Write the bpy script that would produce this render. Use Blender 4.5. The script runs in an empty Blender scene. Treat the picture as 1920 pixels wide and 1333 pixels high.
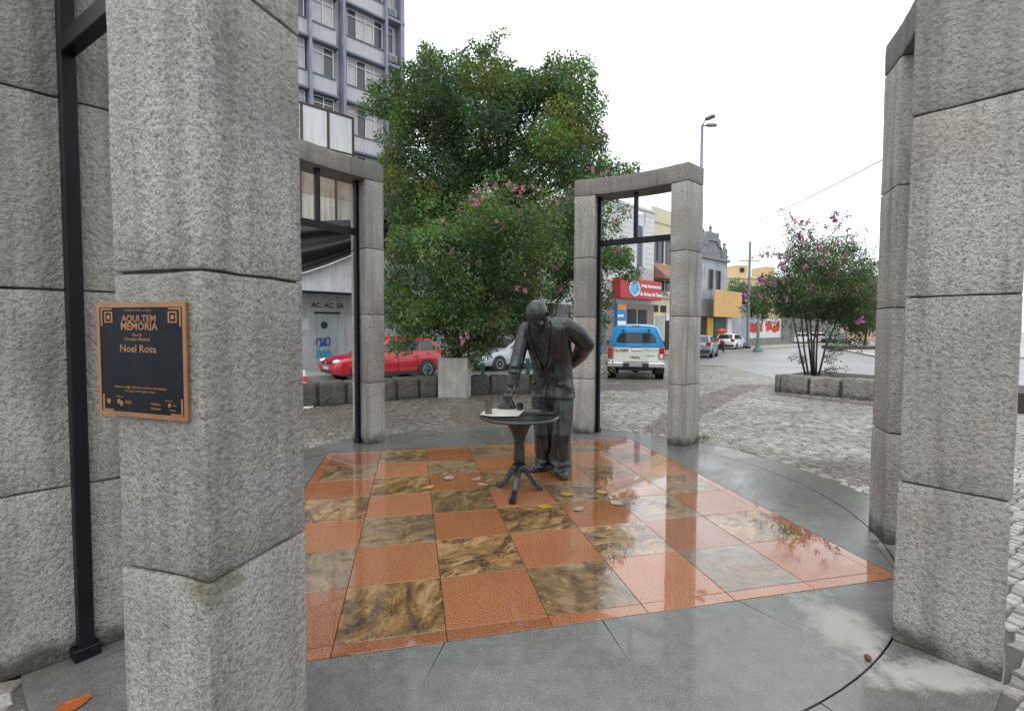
import bpy, bmesh, math, random
import numpy as np
from mathutils import Vector, Matrix, noise as mnoise
R = math.radians
random.seed(7); RNG = np.random.default_rng(7)
SC = bpy.context.scene
COL = SC.collection
# ------------------------------------------------------------------ camera
FPX, PITCH, ROLL, CAMZ = 922.9, R(2.410), R(0.337), 1.4275
PX, PY = 960 + 33.18, 666.5 - 13.6
_cp, _sp, _cr, _sr = math.cos(PITCH), math.sin(PITCH), math.cos(ROLL), math.sin(ROLL)
FW = Vector((0, _cp, -_sp)); _rt = Vector((1, 0, 0)); _up = _rt.cross(FW)
RT = _cr * _rt + _sr * _up; UP = -_sr * _rt + _cr * _up
cam = bpy.data.cameras.new('camera')
cam.sensor_width = 36.0; cam.lens = FPX / 1920 * 36.0
cam.shift_x = -33.18 / 1920; cam.shift_y = -13.6 / 1920
cam.clip_start = 0.05; cam.clip_end = 2000
camo = bpy.data.objects.new('camera', cam); COL.objects.link(camo)
camo.matrix_world = Matrix(((RT.x, UP.x, -FW.x, 0), (RT.y, UP.y, -FW.y, 0), (RT.z, UP.z, -FW.z, CAMZ), (0, 0, 0, 1)))
SC.camera = camo
# ------------------------------------------------------------------ sky, sun, exposure
wd = bpy.data.worlds.new('World'); SC.world = wd; wd.use_nodes = True
nt = wd.node_tree; nt.nodes.clear()
sky = nt.nodes.new('ShaderNodeTexSky'); sky.sky_type = 'NISHITA'; sky.sun_disc = False
sky.sun_elevation = R(62); sky.sun_rotation = R(200); sky.dust_density = 6; sky.air_density = 1.5
hsv = nt.nodes.new('ShaderNodeHueSaturation'); hsv.inputs['Saturation'].default_value = 0.25
nt.links.new(sky.outputs[0], hsv.inputs['Color'])
b1 = nt.nodes.new('ShaderNodeBackground'); b1.inputs[1].default_value = 0.05
nt.links.new(hsv.outputs[0], b1.inputs[0])
# even cloud cover, brighter towards the zenith as an overcast sky is
tc = nt.nodes.new('ShaderNodeTexCoord'); sx = nt.nodes.new('ShaderNodeSeparateXYZ')
nt.links.new(tc.outputs['Generated'], sx.inputs[0])
mr = nt.nodes.new('ShaderNodeMapRange'); mr.inputs[1].default_value = 0.0; mr.inputs[2].default_value = 1.0
mr.inputs[3].default_value = 1.75; mr.inputs[4].default_value = 2.55
nt.links.new(sx.outputs[2], mr.inputs[0])
cn = nt.nodes.new('ShaderNodeTexNoise'); cn.inputs['Scale'].default_value = 2.2; cn.inputs['Detail'].default_value = 5
nt.links.new(tc.outputs['Generated'], cn.inputs['Vector'])
mc = nt.nodes.new('ShaderNodeMapRange'); mc.inputs[1].default_value = 0.3; mc.inputs[2].default_value = 0.7
mc.inputs[3].default_value = 0.96; mc.inputs[4].default_value = 1.04
nt.links.new(cn.outputs[0], mc.inputs[0])
mm = nt.nodes.new('ShaderNodeMath'); mm.operation = 'MULTIPLY'
nt.links.new(mr.outputs[0], mm.inputs[0]); nt.links.new(mc.outputs[0], mm.inputs[1])
b2 = nt.nodes.new('ShaderNodeBackground'); b2.inputs[0].default_value = (0.93, 0.965, 1.0, 1)
nt.links.new(mm.outputs[0], b2.inputs[1])
ad = nt.nodes.new('ShaderNodeAddShader'); wo = nt.nodes.new('ShaderNodeOutputWorld')
nt.links.new(b1.outputs[0], ad.inputs[0]); nt.links.new(b2.outputs[0], ad.inputs[1]); nt.links.new(ad.outputs[0], wo.inputs[0])
sun = bpy.data.lights.new('sun', 'SUN'); sun.energy = 0.5; sun.angle = R(40); sun.color = (1, 0.97, 0.93)
suno = bpy.data.objects.new('sun', sun); COL.objects.link(suno)
suno.rotation_euler = (R(28), 0, R(-20))
SC.view_settings.view_transform = 'Standard'; SC.view_settings.look = 'None'
SC.view_settings.exposure = -0.45; SC.view_settings.gamma = 1.0; SC.view_settings.use_curve_mapping = False
SC.render.engine = 'CYCLES'; SC.cycles.max_bounces = 6; SC.cycles.use_denoising = True
SC.cycles.transparent_max_bounces = 8

# ------------------------------------------------------------------ helpers
def at(u, v, Y):
    """the world point seen at photo position (u, v) at forward distance Y"""
    d = (u - PX) / FPX * RT + (PY - v) / FPX * UP + FW
    p = d * (Y / d.y); return Vector((p.x, p.y, p.z + CAMZ))
def gnd(u, v, z=0.0):
    d = (u - PX) / FPX * RT + (PY - v) / FPX * UP + FW
    t = (z - CAMZ) / d.z; return Vector((d.x * t, d.y * t, z))
def proj(p):
    d = Vector(p) - Vector((0, 0, CAMZ)); w = d.dot(FW)
    if w < 0.05: return None
    return PX + FPX * d.dot(RT) / w, PY - FPX * d.dot(UP) / w
def sst(a, b, x):
    t = min(1, max(0, (x - a) / (b - a))); return t * t * (3 - 2 * t)
def tag(o, label=None, cat=None, group=None, kind=None):
    if label: o['label'] = label
    if cat: o['category'] = cat
    if group: o['group'] = group
    if kind: o['kind'] = kind
    return o
def empty(name, loc=(0, 0, 0), rz=0.0, label=None, cat=None, group=None, kind=None, parent=None):
    o = bpy.data.objects.new(name, None); COL.objects.link(o); o.empty_display_size = 0.2
    o.location = loc; o.rotation_euler = (0, 0, rz)
    if parent: o.parent = parent
    return tag(o, label, cat, group, kind)
def link(name, me, parent=None, loc=None, rot=None):
    o = bpy.data.objects.new(name, me); COL.objects.link(o)
    if parent: o.parent = parent
    if loc is not None: o.location = loc
    if rot is not None: o.rotation_euler = rot
    return o
class MB:
    def __init__(s): s.v = []; s.f = []
    def add(s, vs, fs):
        n = len(s.v); s.v += [tuple(p) for p in vs]; s.f += [tuple(i + n for i in f) for f in fs]; return s
    def box(s, x0, x1, y0, y1, z0, z1):
        return s.add([(x0, y0, z0), (x1, y0, z0), (x1, y1, z0), (x0, y1, z0), (x0, y0, z1), (x1, y0, z1), (x1, y1, z1), (x0, y1, z1)],
                     [(0, 3, 2, 1), (4, 5, 6, 7), (0, 1, 5, 4), (1, 2, 6, 5), (2, 3, 7, 6), (3, 0, 4, 7)])
    def prism(s, poly, z0, z1):
        n = len(poly)
        return s.add([(p[0], p[1], z0) for p in poly] + [(p[0], p[1], z1) for p in poly],
                     [tuple(range(n - 1, -1, -1)), tuple(range(n, 2 * n))] + [(i, (i + 1) % n, n + (i + 1) % n, n + i) for i in range(n)])
    def prism_y(s, poly, y0, y1):
        n = len(poly)
        return s.add([(p[0], y0, p[1]) for p in poly] + [(p[0], y1, p[1]) for p in poly],
                     [tuple(range(n)), tuple(range(2 * n - 1, n - 1, -1))] + [(i, n + i, n + (i + 1) % n, (i + 1) % n) for i in range(n)])
    def tube(s, pts, rs, n=8, caps=True):
        pts = [Vector(p) for p in pts]
        if not isinstance(rs, (list, tuple)): rs = [rs] * len(pts)
        vs = []; fs = []; ref = None
        for i, p in enumerate(pts):
            t = (pts[min(i + 1, len(pts) - 1)] - pts[max(i - 1, 0)])
            t = t.normalized() if t.length > 1e-9 else Vector((0, 0, 1))
            if ref is None: ref = Vector((0, 0, 1)) if abs(t.z) < 0.9 else Vector((1, 0, 0))
            a = t.cross(ref).normalized(); b = a.cross(t).normalized(); ref = b
            for k in range(n):
                an = 2 * math.pi * k / n
                vs.append(p + rs[i] * (math.cos(an) * a + math.sin(an) * b))
        for i in range(len(pts) - 1):
            for k in range(n):
                k2 = (k + 1) % n; fs.append((i * n + k, i * n + k2, (i + 1) * n + k2, (i + 1) * n + k))
        if caps: fs += [tuple(range(n - 1, -1, -1)), tuple((len(pts) - 1) * n + k for k in range(n))]
        return s.add(vs, fs)
    def lathe(s, prof, n=16, c=(0, 0, 0)):
        vs = []; fs = []
        for r, z in prof:
            for k in range(n):
                a = 2 * math.pi * k / n; vs.append((c[0] + r * math.cos(a), c[1] + r * math.sin(a), c[2] + z))
        for i in range(len(prof) - 1):
            for k in range(n):
                k2 = (k + 1) % n; fs.append((i * n + k, i * n + k2, (i + 1) * n + k2, (i + 1) * n + k))
        fs += [tuple(range(n - 1, -1, -1)), tuple((len(prof) - 1) * n + k for k in range(n))]
        return s.add(vs, fs)
    def ball(s, c, r, M=None, n=12, m=8):
        if not isinstance(r, (list, tuple)): r = (r, r, r)
        vs = []; fs = []
        for i in range(1, m):
            th = math.pi * i / m
            for k in range(n):
                a = 2 * math.pi * k / n
                q = Vector((r[0] * math.sin(th) * math.cos(a), r[1] * math.sin(th) * math.sin(a), r[2] * math.cos(th)))
                if M is not None: q = M @ q
                vs.append(Vector(c) + q)
        t = Vector((0, 0, r[2])); t = M @ t if M is not None else t
        top = len(vs); vs += [Vector(c) + t, Vector(c) - t]
        for i in range(m - 2):
            for k in range(n):
                k2 = (k + 1) % n; fs.append((i * n + k, (i + 1) * n + k, (i + 1) * n + k2, i * n + k2))
        for k in range(n):
            k2 = (k + 1) % n; fs += [(top, k, k2), (top + 1, (m - 2) * n + k2, (m - 2) * n + k)]
        return s.add(vs, fs)
    def mesh(s, name, m=None, smooth=False, bevel=0, seg=1):
        me = bpy.data.meshes.new(name); me.from_pydata([tuple(p) for p in s.v], [], s.f)
        if bevel or True:
            bm = bmesh.new(); bm.from_mesh(me)
            bmesh.ops.recalc_face_normals(bm, faces=bm.faces)
            if bevel: bmesh.ops.bevel(bm, geom=list(bm.edges), offset=bevel, segments=seg, profile=0.5, affect='EDGES', clamp_overlap=True)
            bm.to_mesh(me); bm.free()
        if m: me.materials.append(m)
        if smooth: me.polygons.foreach_set('use_smooth', [True] * len(me.polygons))
        me.update(); return me
    def build(s, name, m, parent=None, loc=None, rot=None, **k):
        return link(name, s.mesh(name, m, **k), parent, loc, rot)
def text_mesh(txt, size, m, bold=0.0, ext=0.001, align='CENTER'):
    c = bpy.data.curves.new('lettering', 'FONT'); c.body = txt; c.size = size; c.extrude = ext; c.offset = bold
    c.align_x = align; c.align_y = 'CENTER'; c.resolution_u = 2
    o = bpy.data.objects.new('lettering', c); COL.objects.link(o)
    dg = bpy.context.evaluated_depsgraph_get(); me = bpy.data.meshes.new_from_object(o.evaluated_get(dg))
    bpy.data.objects.remove(o); me.materials.clear(); me.materials.append(m); me.name = 'lettering'
    return me

# ------------------------------------------------------------------ materials
def _n(nt, t, **k):
    n = nt.nodes.new(t)
    for a, b in k.items():
        if a in n.inputs: n.inputs[a].default_value = b
        else: setattr(n, a, b)
    return n
def newmat(name):
    m = bpy.data.materials.new(name); m.use_nodes = True; nt = m.node_tree
    return m, nt, nt.nodes['Principled BSDF'], nt.links
def ramp(nt, fac, stops, interp='LINEAR'):
    r = nt.nodes.new('ShaderNodeValToRGB'); r.color_ramp.interpolation = interp
    e = r.color_ramp.elements
    while len(e) < len(stops): e.new(0.5)
    for el, (p, c) in zip(e, stops):
        el.position = p; el.color = (*c, 1) if len(c) == 3 else c
    nt.links.new(fac, r.inputs[0]); return r
def mixc(nt, fac, a, b, mode='MIX'):
    x = nt.nodes.new('ShaderNodeMix'); x.data_type = 'RGBA'; x.blend_type = mode
    for s, v in ((0, fac), (6, a), (7, b)):
        if hasattr(v, 'is_linked'): nt.links.new(v, x.inputs[s])
        else: x.inputs[s].default_value = v if s == 0 else (*v, 1)
    return x.outputs[2]
def noi(nt, vec, scale, detail=4, rough=0.55, dist=0.0):
    n = _n(nt, 'ShaderNodeTexNoise', Scale=scale, Detail=detail, Roughness=rough, Distortion=dist)
    if vec is not None: nt.links.new(vec, n.inputs['Vector'])
    return n.outputs[0]
def mrange(nt, v, a, b, c, d):
    n = _n(nt, 'ShaderNodeMapRange'); n.inputs[1].default_value = a; n.inputs[2].default_value = b
    n.inputs[3].default_value = c; n.inputs[4].default_value = d; nt.links.new(v, n.inputs[0]); return n.outputs[0]
def math2(nt, op, a, b):
    n = _n(nt, 'ShaderNodeMath', operation=op)
    for i, v in enumerate((a, b)):
        if hasattr(v, 'is_linked'): nt.links.new(v, n.inputs[i])
        else: n.inputs[i].default_value = v
    return n.outputs[0]
def bump(nt, bs, h, dist, strength=1.0, prev=None):
    b = _n(nt, 'ShaderNodeBump', Strength=strength, Distance=dist); nt.links.new(h, b.inputs['Height'])
    if prev: nt.links.new(prev.outputs[0], b.inputs['Normal'])
    nt.links.new(b.outputs[0], bs.inputs['Normal']); return b
def pos(nt, scale=None):
    g = nt.nodes.new('ShaderNodeNewGeometry').outputs['Position']
    if scale is None: return g
    m = _n(nt, 'ShaderNodeMapping'); m.inputs['Scale'].default_value = scale
    nt.links.new(g, m.inputs[0]); return m.outputs[0]
MATS = {}
CX, CY = -0.0638, 4.1411              # centre of the paved circle
R_IN, R_OUT = 2.60, 2.97
def PA(deg, r): return (CX + r * math.cos(R(deg)), CY + r * math.sin(R(deg)))
def simple(name, col, rough=0.5, metal=0.0, var=0.15, scale=6.0, bmp=0.0, bscale=40.0, spec=0.5, coat=0.0, streak=0.0, dirt=None, obj=False):
    """painted / plain surface with large-scale colour variation, fine relief and optional vertical run-off streaks"""
    if name in MATS: return MATS[name]
    m, nt, bs, L = newmat(name)
    p = nt.nodes.new('ShaderNodeTexCoord').outputs['Object'] if obj else pos(nt)
    a = noi(nt, p, scale, 5)
    c = mixc(nt, mrange(nt, a, 0.3, 0.7, 0, 1), tuple(x * (1 - var) for x in col), tuple(min(1, x * (1 + var)) for x in col))
    if streak:
        mp = _n(nt, 'ShaderNodeMapping'); mp.inputs['Scale'].default_value = (5, 5, 0.35); L.new(p, mp.inputs[0])
        s = noi(nt, mp.outputs[0], 1.6, 6, 0.6)
        c = mixc(nt, mrange(nt, s, 0.48, 0.72, 0, streak), c, dirt or tuple(x * 0.35 for x in col))
    L.new(c, bs.inputs['Base Color'])
    L.new(mrange(nt, noi(nt, p, scale * 3, 3), 0.3, 0.7, max(0.02, rough - 0.08), rough + 0.08), bs.inputs['Roughness'])
    bs.inputs['Metallic'].default_value = metal; bs.inputs['Specular IOR Level'].default_value = spec
    bs.inputs['Coat Weight'].default_value = coat; bs.inputs['Coat Roughness'].default_value = 0.04
    if bmp: bump(nt, bs, noi(nt, p, bscale, 4), bmp)
    MATS[name] = m; return m
def granite_mat(name, c0, c1, grain=55.0, relief=0.010, grime=True, rough=0.75):
    m, nt, bs, L = newmat(name); p = pos(nt)
    sp = noi(nt, p, grain * 2.6, 3, 0.7)
    c = ramp(nt, sp, [(0.28, tuple(x * 0.46 for x in c0)), (0.43, c0), (0.58, c1), (0.74, tuple(min(1, x * 1.15) for x in c1))]).outputs[0]
    oi = nt.nodes.new('ShaderNodeObjectInfo').outputs['Random']
    c = mixc(nt, 1.0, c, ramp(nt, oi, [(0, (.78, .78, .79)), (1, (1.14, 1.12, 1.09))]).outputs[0], 'MULTIPLY')
    big = noi(nt, p, 1.7, 5)
    c = mixc(nt, mrange(nt, big, 0.40, 0.66, 0, 0.45), c, tuple(a * b for a, b in zip(c0, (1.0, .93, .78))))
    c = mixc(nt, mrange(nt, noi(nt, p, 0.9, 6, .65), 0.50, 0.70, 0, 0.5), c, tuple(x * .45 for x in c0))
    st = noi(nt, pos(nt, (6, 6, 0.5)), 1.2, 6, 0.65)
    c = mixc(nt, mrange(nt, st, 0.46, 0.70, 0, 0.70), c, (0.11, 0.10, 0.085))
    h = noi(nt, p, grain, 3, 0.6)
    c = mixc(nt, mrange(nt, h, 0.30, 0.46, 0.55, 0.0), c, (0.10, 0.10, 0.095))
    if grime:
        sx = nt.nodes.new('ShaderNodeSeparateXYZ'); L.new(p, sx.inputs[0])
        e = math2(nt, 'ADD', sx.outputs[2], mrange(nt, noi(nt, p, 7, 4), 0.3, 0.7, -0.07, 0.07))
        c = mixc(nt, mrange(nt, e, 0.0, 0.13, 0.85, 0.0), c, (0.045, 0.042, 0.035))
    mx, my = PA(-105.3, R_OUT); mp = _n(nt, 'ShaderNodeMapping'); mp.inputs['Location'].default_value = (-mx / .10, -my / .10, -.72 / .05); mp.inputs['Scale'].default_value = (10, 10, 20)
    L.new(p, mp.inputs[0]); ln = _n(nt, 'ShaderNodeVectorMath', operation='LENGTH'); L.new(mp.outputs[0], ln.inputs[0])
    c = mixc(nt, mrange(nt, math2(nt, 'ADD', ln.outputs[1], mrange(nt, noi(nt, p, 22, 5, .7), .3, .7, -.6, .6)), .5, 1.2, .6, 0), c, (0.085, 0.08, 0.028))
    L.new(c, bs.inputs['Base Color']); bs.inputs['Roughness'].default_value = rough; bs.inputs['Specular IOR Level'].default_value = 0.35
    b = bump(nt, bs, h, relief); bump(nt, bs, sp, relief * 0.25, 1.0, b)
    return m
M_gran = granite_mat('hammered_granite', (0.29, 0.283, 0.268), (0.435, 0.427, 0.408), grain=48, relief=0.015)
M_lint = granite_mat('dark_stained_granite', (0.17, 0.162, 0.158), (0.28, 0.27, 0.262), relief=0.012)
M_blk = granite_mat('rough_wall_stone', (0.20, 0.195, 0.185), (0.34, 0.33, 0.315), grain=16, relief=0.03, rough=0.6)
M_blkd = granite_mat('mossy_wall_stone', (0.055, 0.054, 0.05), (0.115, 0.112, 0.102), grain=16, relief=0.03, rough=0.6)
M_mortar = simple('dark_mortar', (0.06, 0.055, 0.045), 0.9, var=0.3, bmp=0.004)
M_steel = simple('black_painted_steel', (0.006, 0.0065, 0.009), 0.42, spec=0.22, var=0.3, scale=9, bmp=0.0006, bscale=90)

def wet_rough(nt, p, lo, hi, scale=1.1, a=0.40, b=0.62):
    return mrange(nt, noi(nt, p, scale, 5, 0.6, 0.4), a, b, lo, hi)
def red_tile_mat():
    m, nt, bs, L = newmat('polished_red_granite'); p = pos(nt)
    s = noi(nt, p, 105, 3, 0.75)
    c = ramp(nt, s, [(0.28, (0.06, 0.018, 0.010)), (0.43, (0.225, 0.080, 0.033)), (0.57, (0.31, 0.135, 0.064)), (0.74, (0.44, 0.27, 0.17))]).outputs[0]
    oi = nt.nodes.new('ShaderNodeObjectInfo').outputs['Random']
    c = mixc(nt, 1.0, c, ramp(nt, oi, [(0, (.78, .74, .72)), (0.5, (1, 1, 1)), (1, (1.2, 1.25, 1.35))]).outputs[0], 'MULTIPLY')
    d = noi(nt, p, 2.5, 5)
    c = mixc(nt, mrange(nt, d, 0.5, 0.75, 0, 0.25), c, (0.15, 0.065, 0.038))
    L.new(c, bs.inputs['Base Color']); L.new(wet_rough(nt, p, 0.02, 0.16), bs.inputs['Roughness'])
    bs.inputs['IOR'].default_value = 1.5; L.new(wet_rough(nt, pos(nt), 1.0, 0.25, 0.8, 0.45, 0.62), bs.inputs['Coat Weight']); bs.inputs['Coat Roughness'].default_value = 0.015; bs.inputs['Coat IOR'].default_value = 1.4
    bump(nt, bs, noi(nt, p, 3.0, 2), 0.0012)
    return m
def veined_tile_mat():
    m, nt, bs, L = newmat('polished_veined_granite')
    g = pos(nt); oi = nt.nodes.new('ShaderNodeObjectInfo').outputs['Random']
    rot = _n(nt, 'ShaderNodeVectorRotate', rotation_type='Z_AXIS'); L.new(g, rot.inputs['Vector'])
    L.new(math2(nt, 'MULTIPLY', oi, 6.28), rot.inputs['Angle'])
    cmb = nt.nodes.new('ShaderNodeCombineXYZ'); L.new(math2(nt, 'MULTIPLY', oi, 37.0), cmb.inputs[0]); L.new(math2(nt, 'MULTIPLY', oi, 91.0), cmb.inputs[2])
    va = _n(nt, 'ShaderNodeVectorMath', operation='ADD'); L.new(rot.outputs[0], va.inputs[0]); L.new(cmb.outputs[0], va.inputs[1]); p = va.outputs[0]
    mp = _n(nt, 'ShaderNodeMapping'); mp.inputs['Scale'].default_value = (1, 1.5, 1); L.new(p, mp.inputs[0]); q = mp.outputs[0]
    a = noi(nt, q, 4.2, 9, 0.70, 1.1)
    c = ramp(nt, a, [(0.30, (0.03, 0.022, 0.016)), (0.43, (0.12, 0.065, 0.026)), (0.52, (0.23, 0.135, 0.052)), (0.62, (0.36, 0.24, 0.125)), (0.76, (0.17, 0.09, 0.045))]).outputs[0]
    v = noi(nt, q, 2.6, 9, 0.72, 1.6)
    k = ramp(nt, v, [(0.0, (0, 0, 0)), (0.525, (0, 0, 0)), (0.545, (1, 1, 1)), (0.64, (1, 1, 1)), (0.70, (0, 0, 0))]).outputs[0]
    sp = noi(nt, g, 60, 4, 0.7)
    k = mixc(nt, mrange(nt, sp, 0.40, 0.62, 0.0, 0.8), k, (0, 0, 0))
    oj = math2(nt, 'FRACT', math2(nt, 'MULTIPLY', oi, 13.7), 0.0); ok = math2(nt, 'FRACT', math2(nt, 'MULTIPLY', oi, 41.3), 0.0)
    c2 = ramp(nt, noi(nt, q, 2.6, 9, 0.72, 2.0), [(0.30, (0.06, 0.055, 0.05)), (0.45, (0.17, 0.15, 0.125)), (0.55, (0.26, 0.20, 0.14)), (0.66, (0.33, 0.17, 0.07)), (0.80, (0.12, 0.06, 0.03))]).outputs[0]
    c = mixc(nt, mrange(nt, oj, 0, 1, 0.0, 0.75), c, c2)
    c = mixc(nt, 1.0, c, ramp(nt, ok, [(0, (.80, .82, .85)), (1, (1.25, 1.12, .98))]).outputs[0], 'MULTIPLY')
    k = mixc(nt, mrange(nt, ok, 0.1, 0.8, 0.45, 1.0), (0, 0, 0), k)
    c = mixc(nt, k, c, (0.013, 0.014, 0.018))
    f = noi(nt, g, 45, 4, 0.7)
    c = mixc(nt, mrange(nt, f, 0.5, 0.72, 0, 0.5), c, (0.10, 0.06, 0.03))
    L.new(c, bs.inputs['Base Color']); L.new(wet_rough(nt, g, 0.02, 0.16), bs.inputs['Roughness'])
    bs.inputs['IOR'].default_value = 1.5; L.new(wet_rough(nt, pos(nt), 1.0, 0.25, 0.8, 0.45, 0.62), bs.inputs['Coat Weight']); bs.inputs['Coat Roughness'].default_value = 0.015; bs.inputs['Coat IOR'].default_value = 1.4
    bump(nt, bs, noi(nt, g, 3.0, 2), 0.0012)
    return m
M_red = red_tile_mat(); M_vein = veined_tile_mat()
def slab_mat():
    m, nt, bs, L = newmat('grey_granite_slab'); p = pos(nt)
    s = noi(nt, p, 160, 3, 0.7)
    c = ramp(nt, s, [(0.30, (0.045, 0.045, 0.043)), (0.5, (0.122, 0.122, 0.117)), (0.72, (0.235, 0.232, 0.222))]).outputs[0]
    c = mixc(nt, mrange(nt, noi(nt, p, 1.5, 6), 0.4, 0.7, 0, 0.6), c, (0.115, 0.112, 0.095))
    c = mixc(nt, mrange(nt, noi(nt, pos(nt, (1, 7, 1)), 2.2, 5), 0.5, 0.75, 0, 0.35), c, (0.06, 0.06, 0.06))
    c = mixc(nt, mrange(nt, noi(nt, p, 13, 6, .7), 0.42, 0.66, 0, 0.5), c, (0.062, 0.06, 0.055))
    # dried pale patches beside the pillars, dull where the rest is wet
    dry = None
    for (x, y, rx, ry) in ((1.52, 2.30, 0.17, 0.27), (1.68, 1.98, 0.30, 0.11), (2.47, 3.25, 0.16, 0.16)):
        mp = _n(nt, 'ShaderNodeMapping'); mp.inputs['Location'].default_value = (-x / rx, -y / ry, 0); mp.inputs['Scale'].default_value = (1 / rx, 1 / ry, 0)
        L.new(p, mp.inputs[0]); ln = _n(nt, 'ShaderNodeVectorMath', operation='LENGTH'); L.new(mp.outputs[0], ln.inputs[0])
        e = math2(nt, 'ADD', ln.outputs[1], mrange(nt, noi(nt, p, 9, 5, 0.7), 0.3, 0.7, -0.45, 0.45))
        d = mrange(nt, e, 0.45, 1.15, 1.0, 0.0); dry = d if dry is None else math2(nt, 'MAXIMUM', dry, d)
    c = mixc(nt, dry, c, mixc(nt, s, (0.22, 0.215, 0.195), (0.40, 0.39, 0.36)))
    L.new(c, bs.inputs['Base Color'])
    r = math2(nt, 'MAXIMUM', wet_rough(nt, p, 0.09, 0.34, 0.9), math2(nt, 'MULTIPLY', dry, 0.8)); L.new(r, bs.inputs['Roughness'])
    L.new(math2(nt, 'MULTIPLY', wet_rough(nt, p, 0.65, 0.0, 0.9), mrange(nt, dry, 0, 1, 1, 0)), bs.inputs['Coat Weight']); bs.inputs['Coat Roughness'].default_value = 0.06; bs.inputs['Coat IOR'].default_value = 1.38
    b = bump(nt, bs, s, 0.0008); bump(nt, bs, noi(nt, p, 5, 3), 0.002, 1.0, b)
    return m
M_slab = slab_mat()
def cobble_mat():
    m, nt, bs, L = newmat('limestone_and_basalt_cobble')
    at_ = nt.nodes.new('ShaderNodeAttribute'); at_.attribute_name = 'tint'; p = pos(nt)
    c = mixc(nt, 1.0, at_.outputs['Color'], ramp(nt, noi(nt, p, 60, 4), [(0.3, (0.6, 0.6, 0.6)), (0.7, (1.1, 1.1, 1.1))]).outputs[0], 'MULTIPLY')
    c = mixc(nt, mrange(nt, noi(nt, p, 0.9, 5), 0.44, 0.70, 0, 0.6), c, (0.10, 0.086, 0.062))
    L.new(c, bs.inputs['Base Color']); L.new(mrange(nt, noi(nt, p, 1.3, 4), 0.35, 0.65, 0.22, 0.5), bs.inputs['Roughness'])
    bump(nt, bs, noi(nt, p, 70, 3), 0.004)
    return m
M_cob = cobble_mat()
M_soil = simple('wet_dark_earth', (0.045, 0.036, 0.026), 0.75, var=0.4, scale=12, bmp=0.02, bscale=30)
M_grout = simple('sand_and_dirt_joints', (0.085, 0.075, 0.058), 0.7, var=0.35, scale=4, bmp=0.008, bscale=60)
def asphalt_mat():
    m, nt, bs, L = newmat('wet_asphalt'); p = pos(nt)
    c = mixc(nt, noi(nt, p, 90, 3), (0.10, 0.102, 0.106), (0.19, 0.193, 0.198))
    c = mixc(nt, mrange(nt, noi(nt, p, 0.35, 5), 0.45, 0.7, 0, 0.6), c, (0.16, 0.16, 0.16))
    L.new(c, bs.inputs['Base Color']); L.new(wet_rough(nt, p, 0.42, 0.60, 0.25), bs.inputs['Roughness'])
    b = bump(nt, bs, noi(nt, p, 120, 2), 0.002); bs.inputs['Coat Weight'].default_value = .7; bs.inputs['Coat Roughness'].default_value = .42; return m
M_asph = asphalt_mat()
M_pave = simple('pale_pavement', (0.30, 0.29, 0.27), 0.45, var=0.25, scale=1.5, bmp=0.004, bscale=25)
M_kerb = simple('kerb_stone', (0.33, 0.325, 0.31), 0.6, var=0.25, scale=5, bmp=0.004)
M_white = simple('white_road_paint', (0.62, 0.61, 0.58), 0.5, var=0.12)
def bronze_mat(name, c0, c1, green=0.5):
    m, nt, bs, L = newmat(name); p = pos(nt)
    a = noi(nt, p, 9, 6, 0.62)
    c = mixc(nt, mrange(nt, a, 0.35, 0.65, 0, 1), c0, c1)
    g = noi(nt, pos(nt, (1, 1, 0.25)), 14, 5, 0.6)
    c = mixc(nt, mrange(nt, g, 0.58, 0.78, 0, green), c, (0.10, 0.20, 0.18))
    L.new(c, bs.inputs['Base Color']); bs.inputs['Metallic'].default_value = 0.25; bs.inputs['Specular IOR Level'].default_value = .4
    L.new(mrange(nt, noi(nt, p, 20, 4), 0.3, 0.7, 0.26, 0.48), bs.inputs['Roughness']); bs.inputs['Coat Weight'].default_value = .45; bs.inputs['Coat Roughness'].default_value = .13
    b = bump(nt, bs, noi(nt, pos(nt, (1, 1, .45)), 11, 3, .5, .8), 0.022); b = bump(nt, bs, noi(nt, p, 32, 4), 0.005, 1.0, b); bump(nt, bs, noi(nt, p, 150, 3), 0.0012, 1.0, b)
    return m
M_brz = bronze_mat('weathered_bronze', (0.005, 0.0053, 0.0062), (0.024, 0.0258, 0.0275), 0.6)
M_brzd = bronze_mat('dark_bronze', (0.007, 0.0075, 0.009), (0.022, 0.023, 0.026), 0.3)

def leaf_mat(name):
    m, nt, bs, L = newmat(name)
    a = nt.nodes.new('ShaderNodeAttribute'); a.attribute_name = 'tint'
    L.new(a.outputs['Color'], bs.inputs['Base Color']); bs.inputs['Roughness'].default_value = 0.42
    tr = nt.nodes.new('ShaderNodeBsdfTranslucent'); L.new(mixc(nt, 1.0, a.outputs['Color'], (0.9, 1.35, 0.5), 'MULTIPLY'), tr.inputs['Color'])
    mx = nt.nodes.new('ShaderNodeMixShader'); mx.inputs[0].default_value = 0.38
    out = nt.nodes['Material Output']; L.new(bs.outputs[0], mx.inputs[1]); L.new(tr.outputs[0], mx.inputs[2]); L.new(mx.outputs[0], out.inputs[0])
    return m
M_leaf = leaf_mat('leaves')
M_bark = simple('grey_brown_bark', (0.075, 0.058, 0.045), 0.8, var=0.4, scale=8, bmp=0.02, bscale=18)
M_petal = simple('pink_petals', (0.42, 0.18, 0.235), 0.6, var=0.25, scale=12)
M_petal2 = simple('magenta_petals', (0.36, 0.13, 0.28), 0.6, var=0.25, scale=12)

# ------------------------------------------------------------------ monument geometry
GA = R(13.441)                      # direction of the floor's tile rows
TS = 0.5; HALF = 1.75; BORD = 0.083

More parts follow.
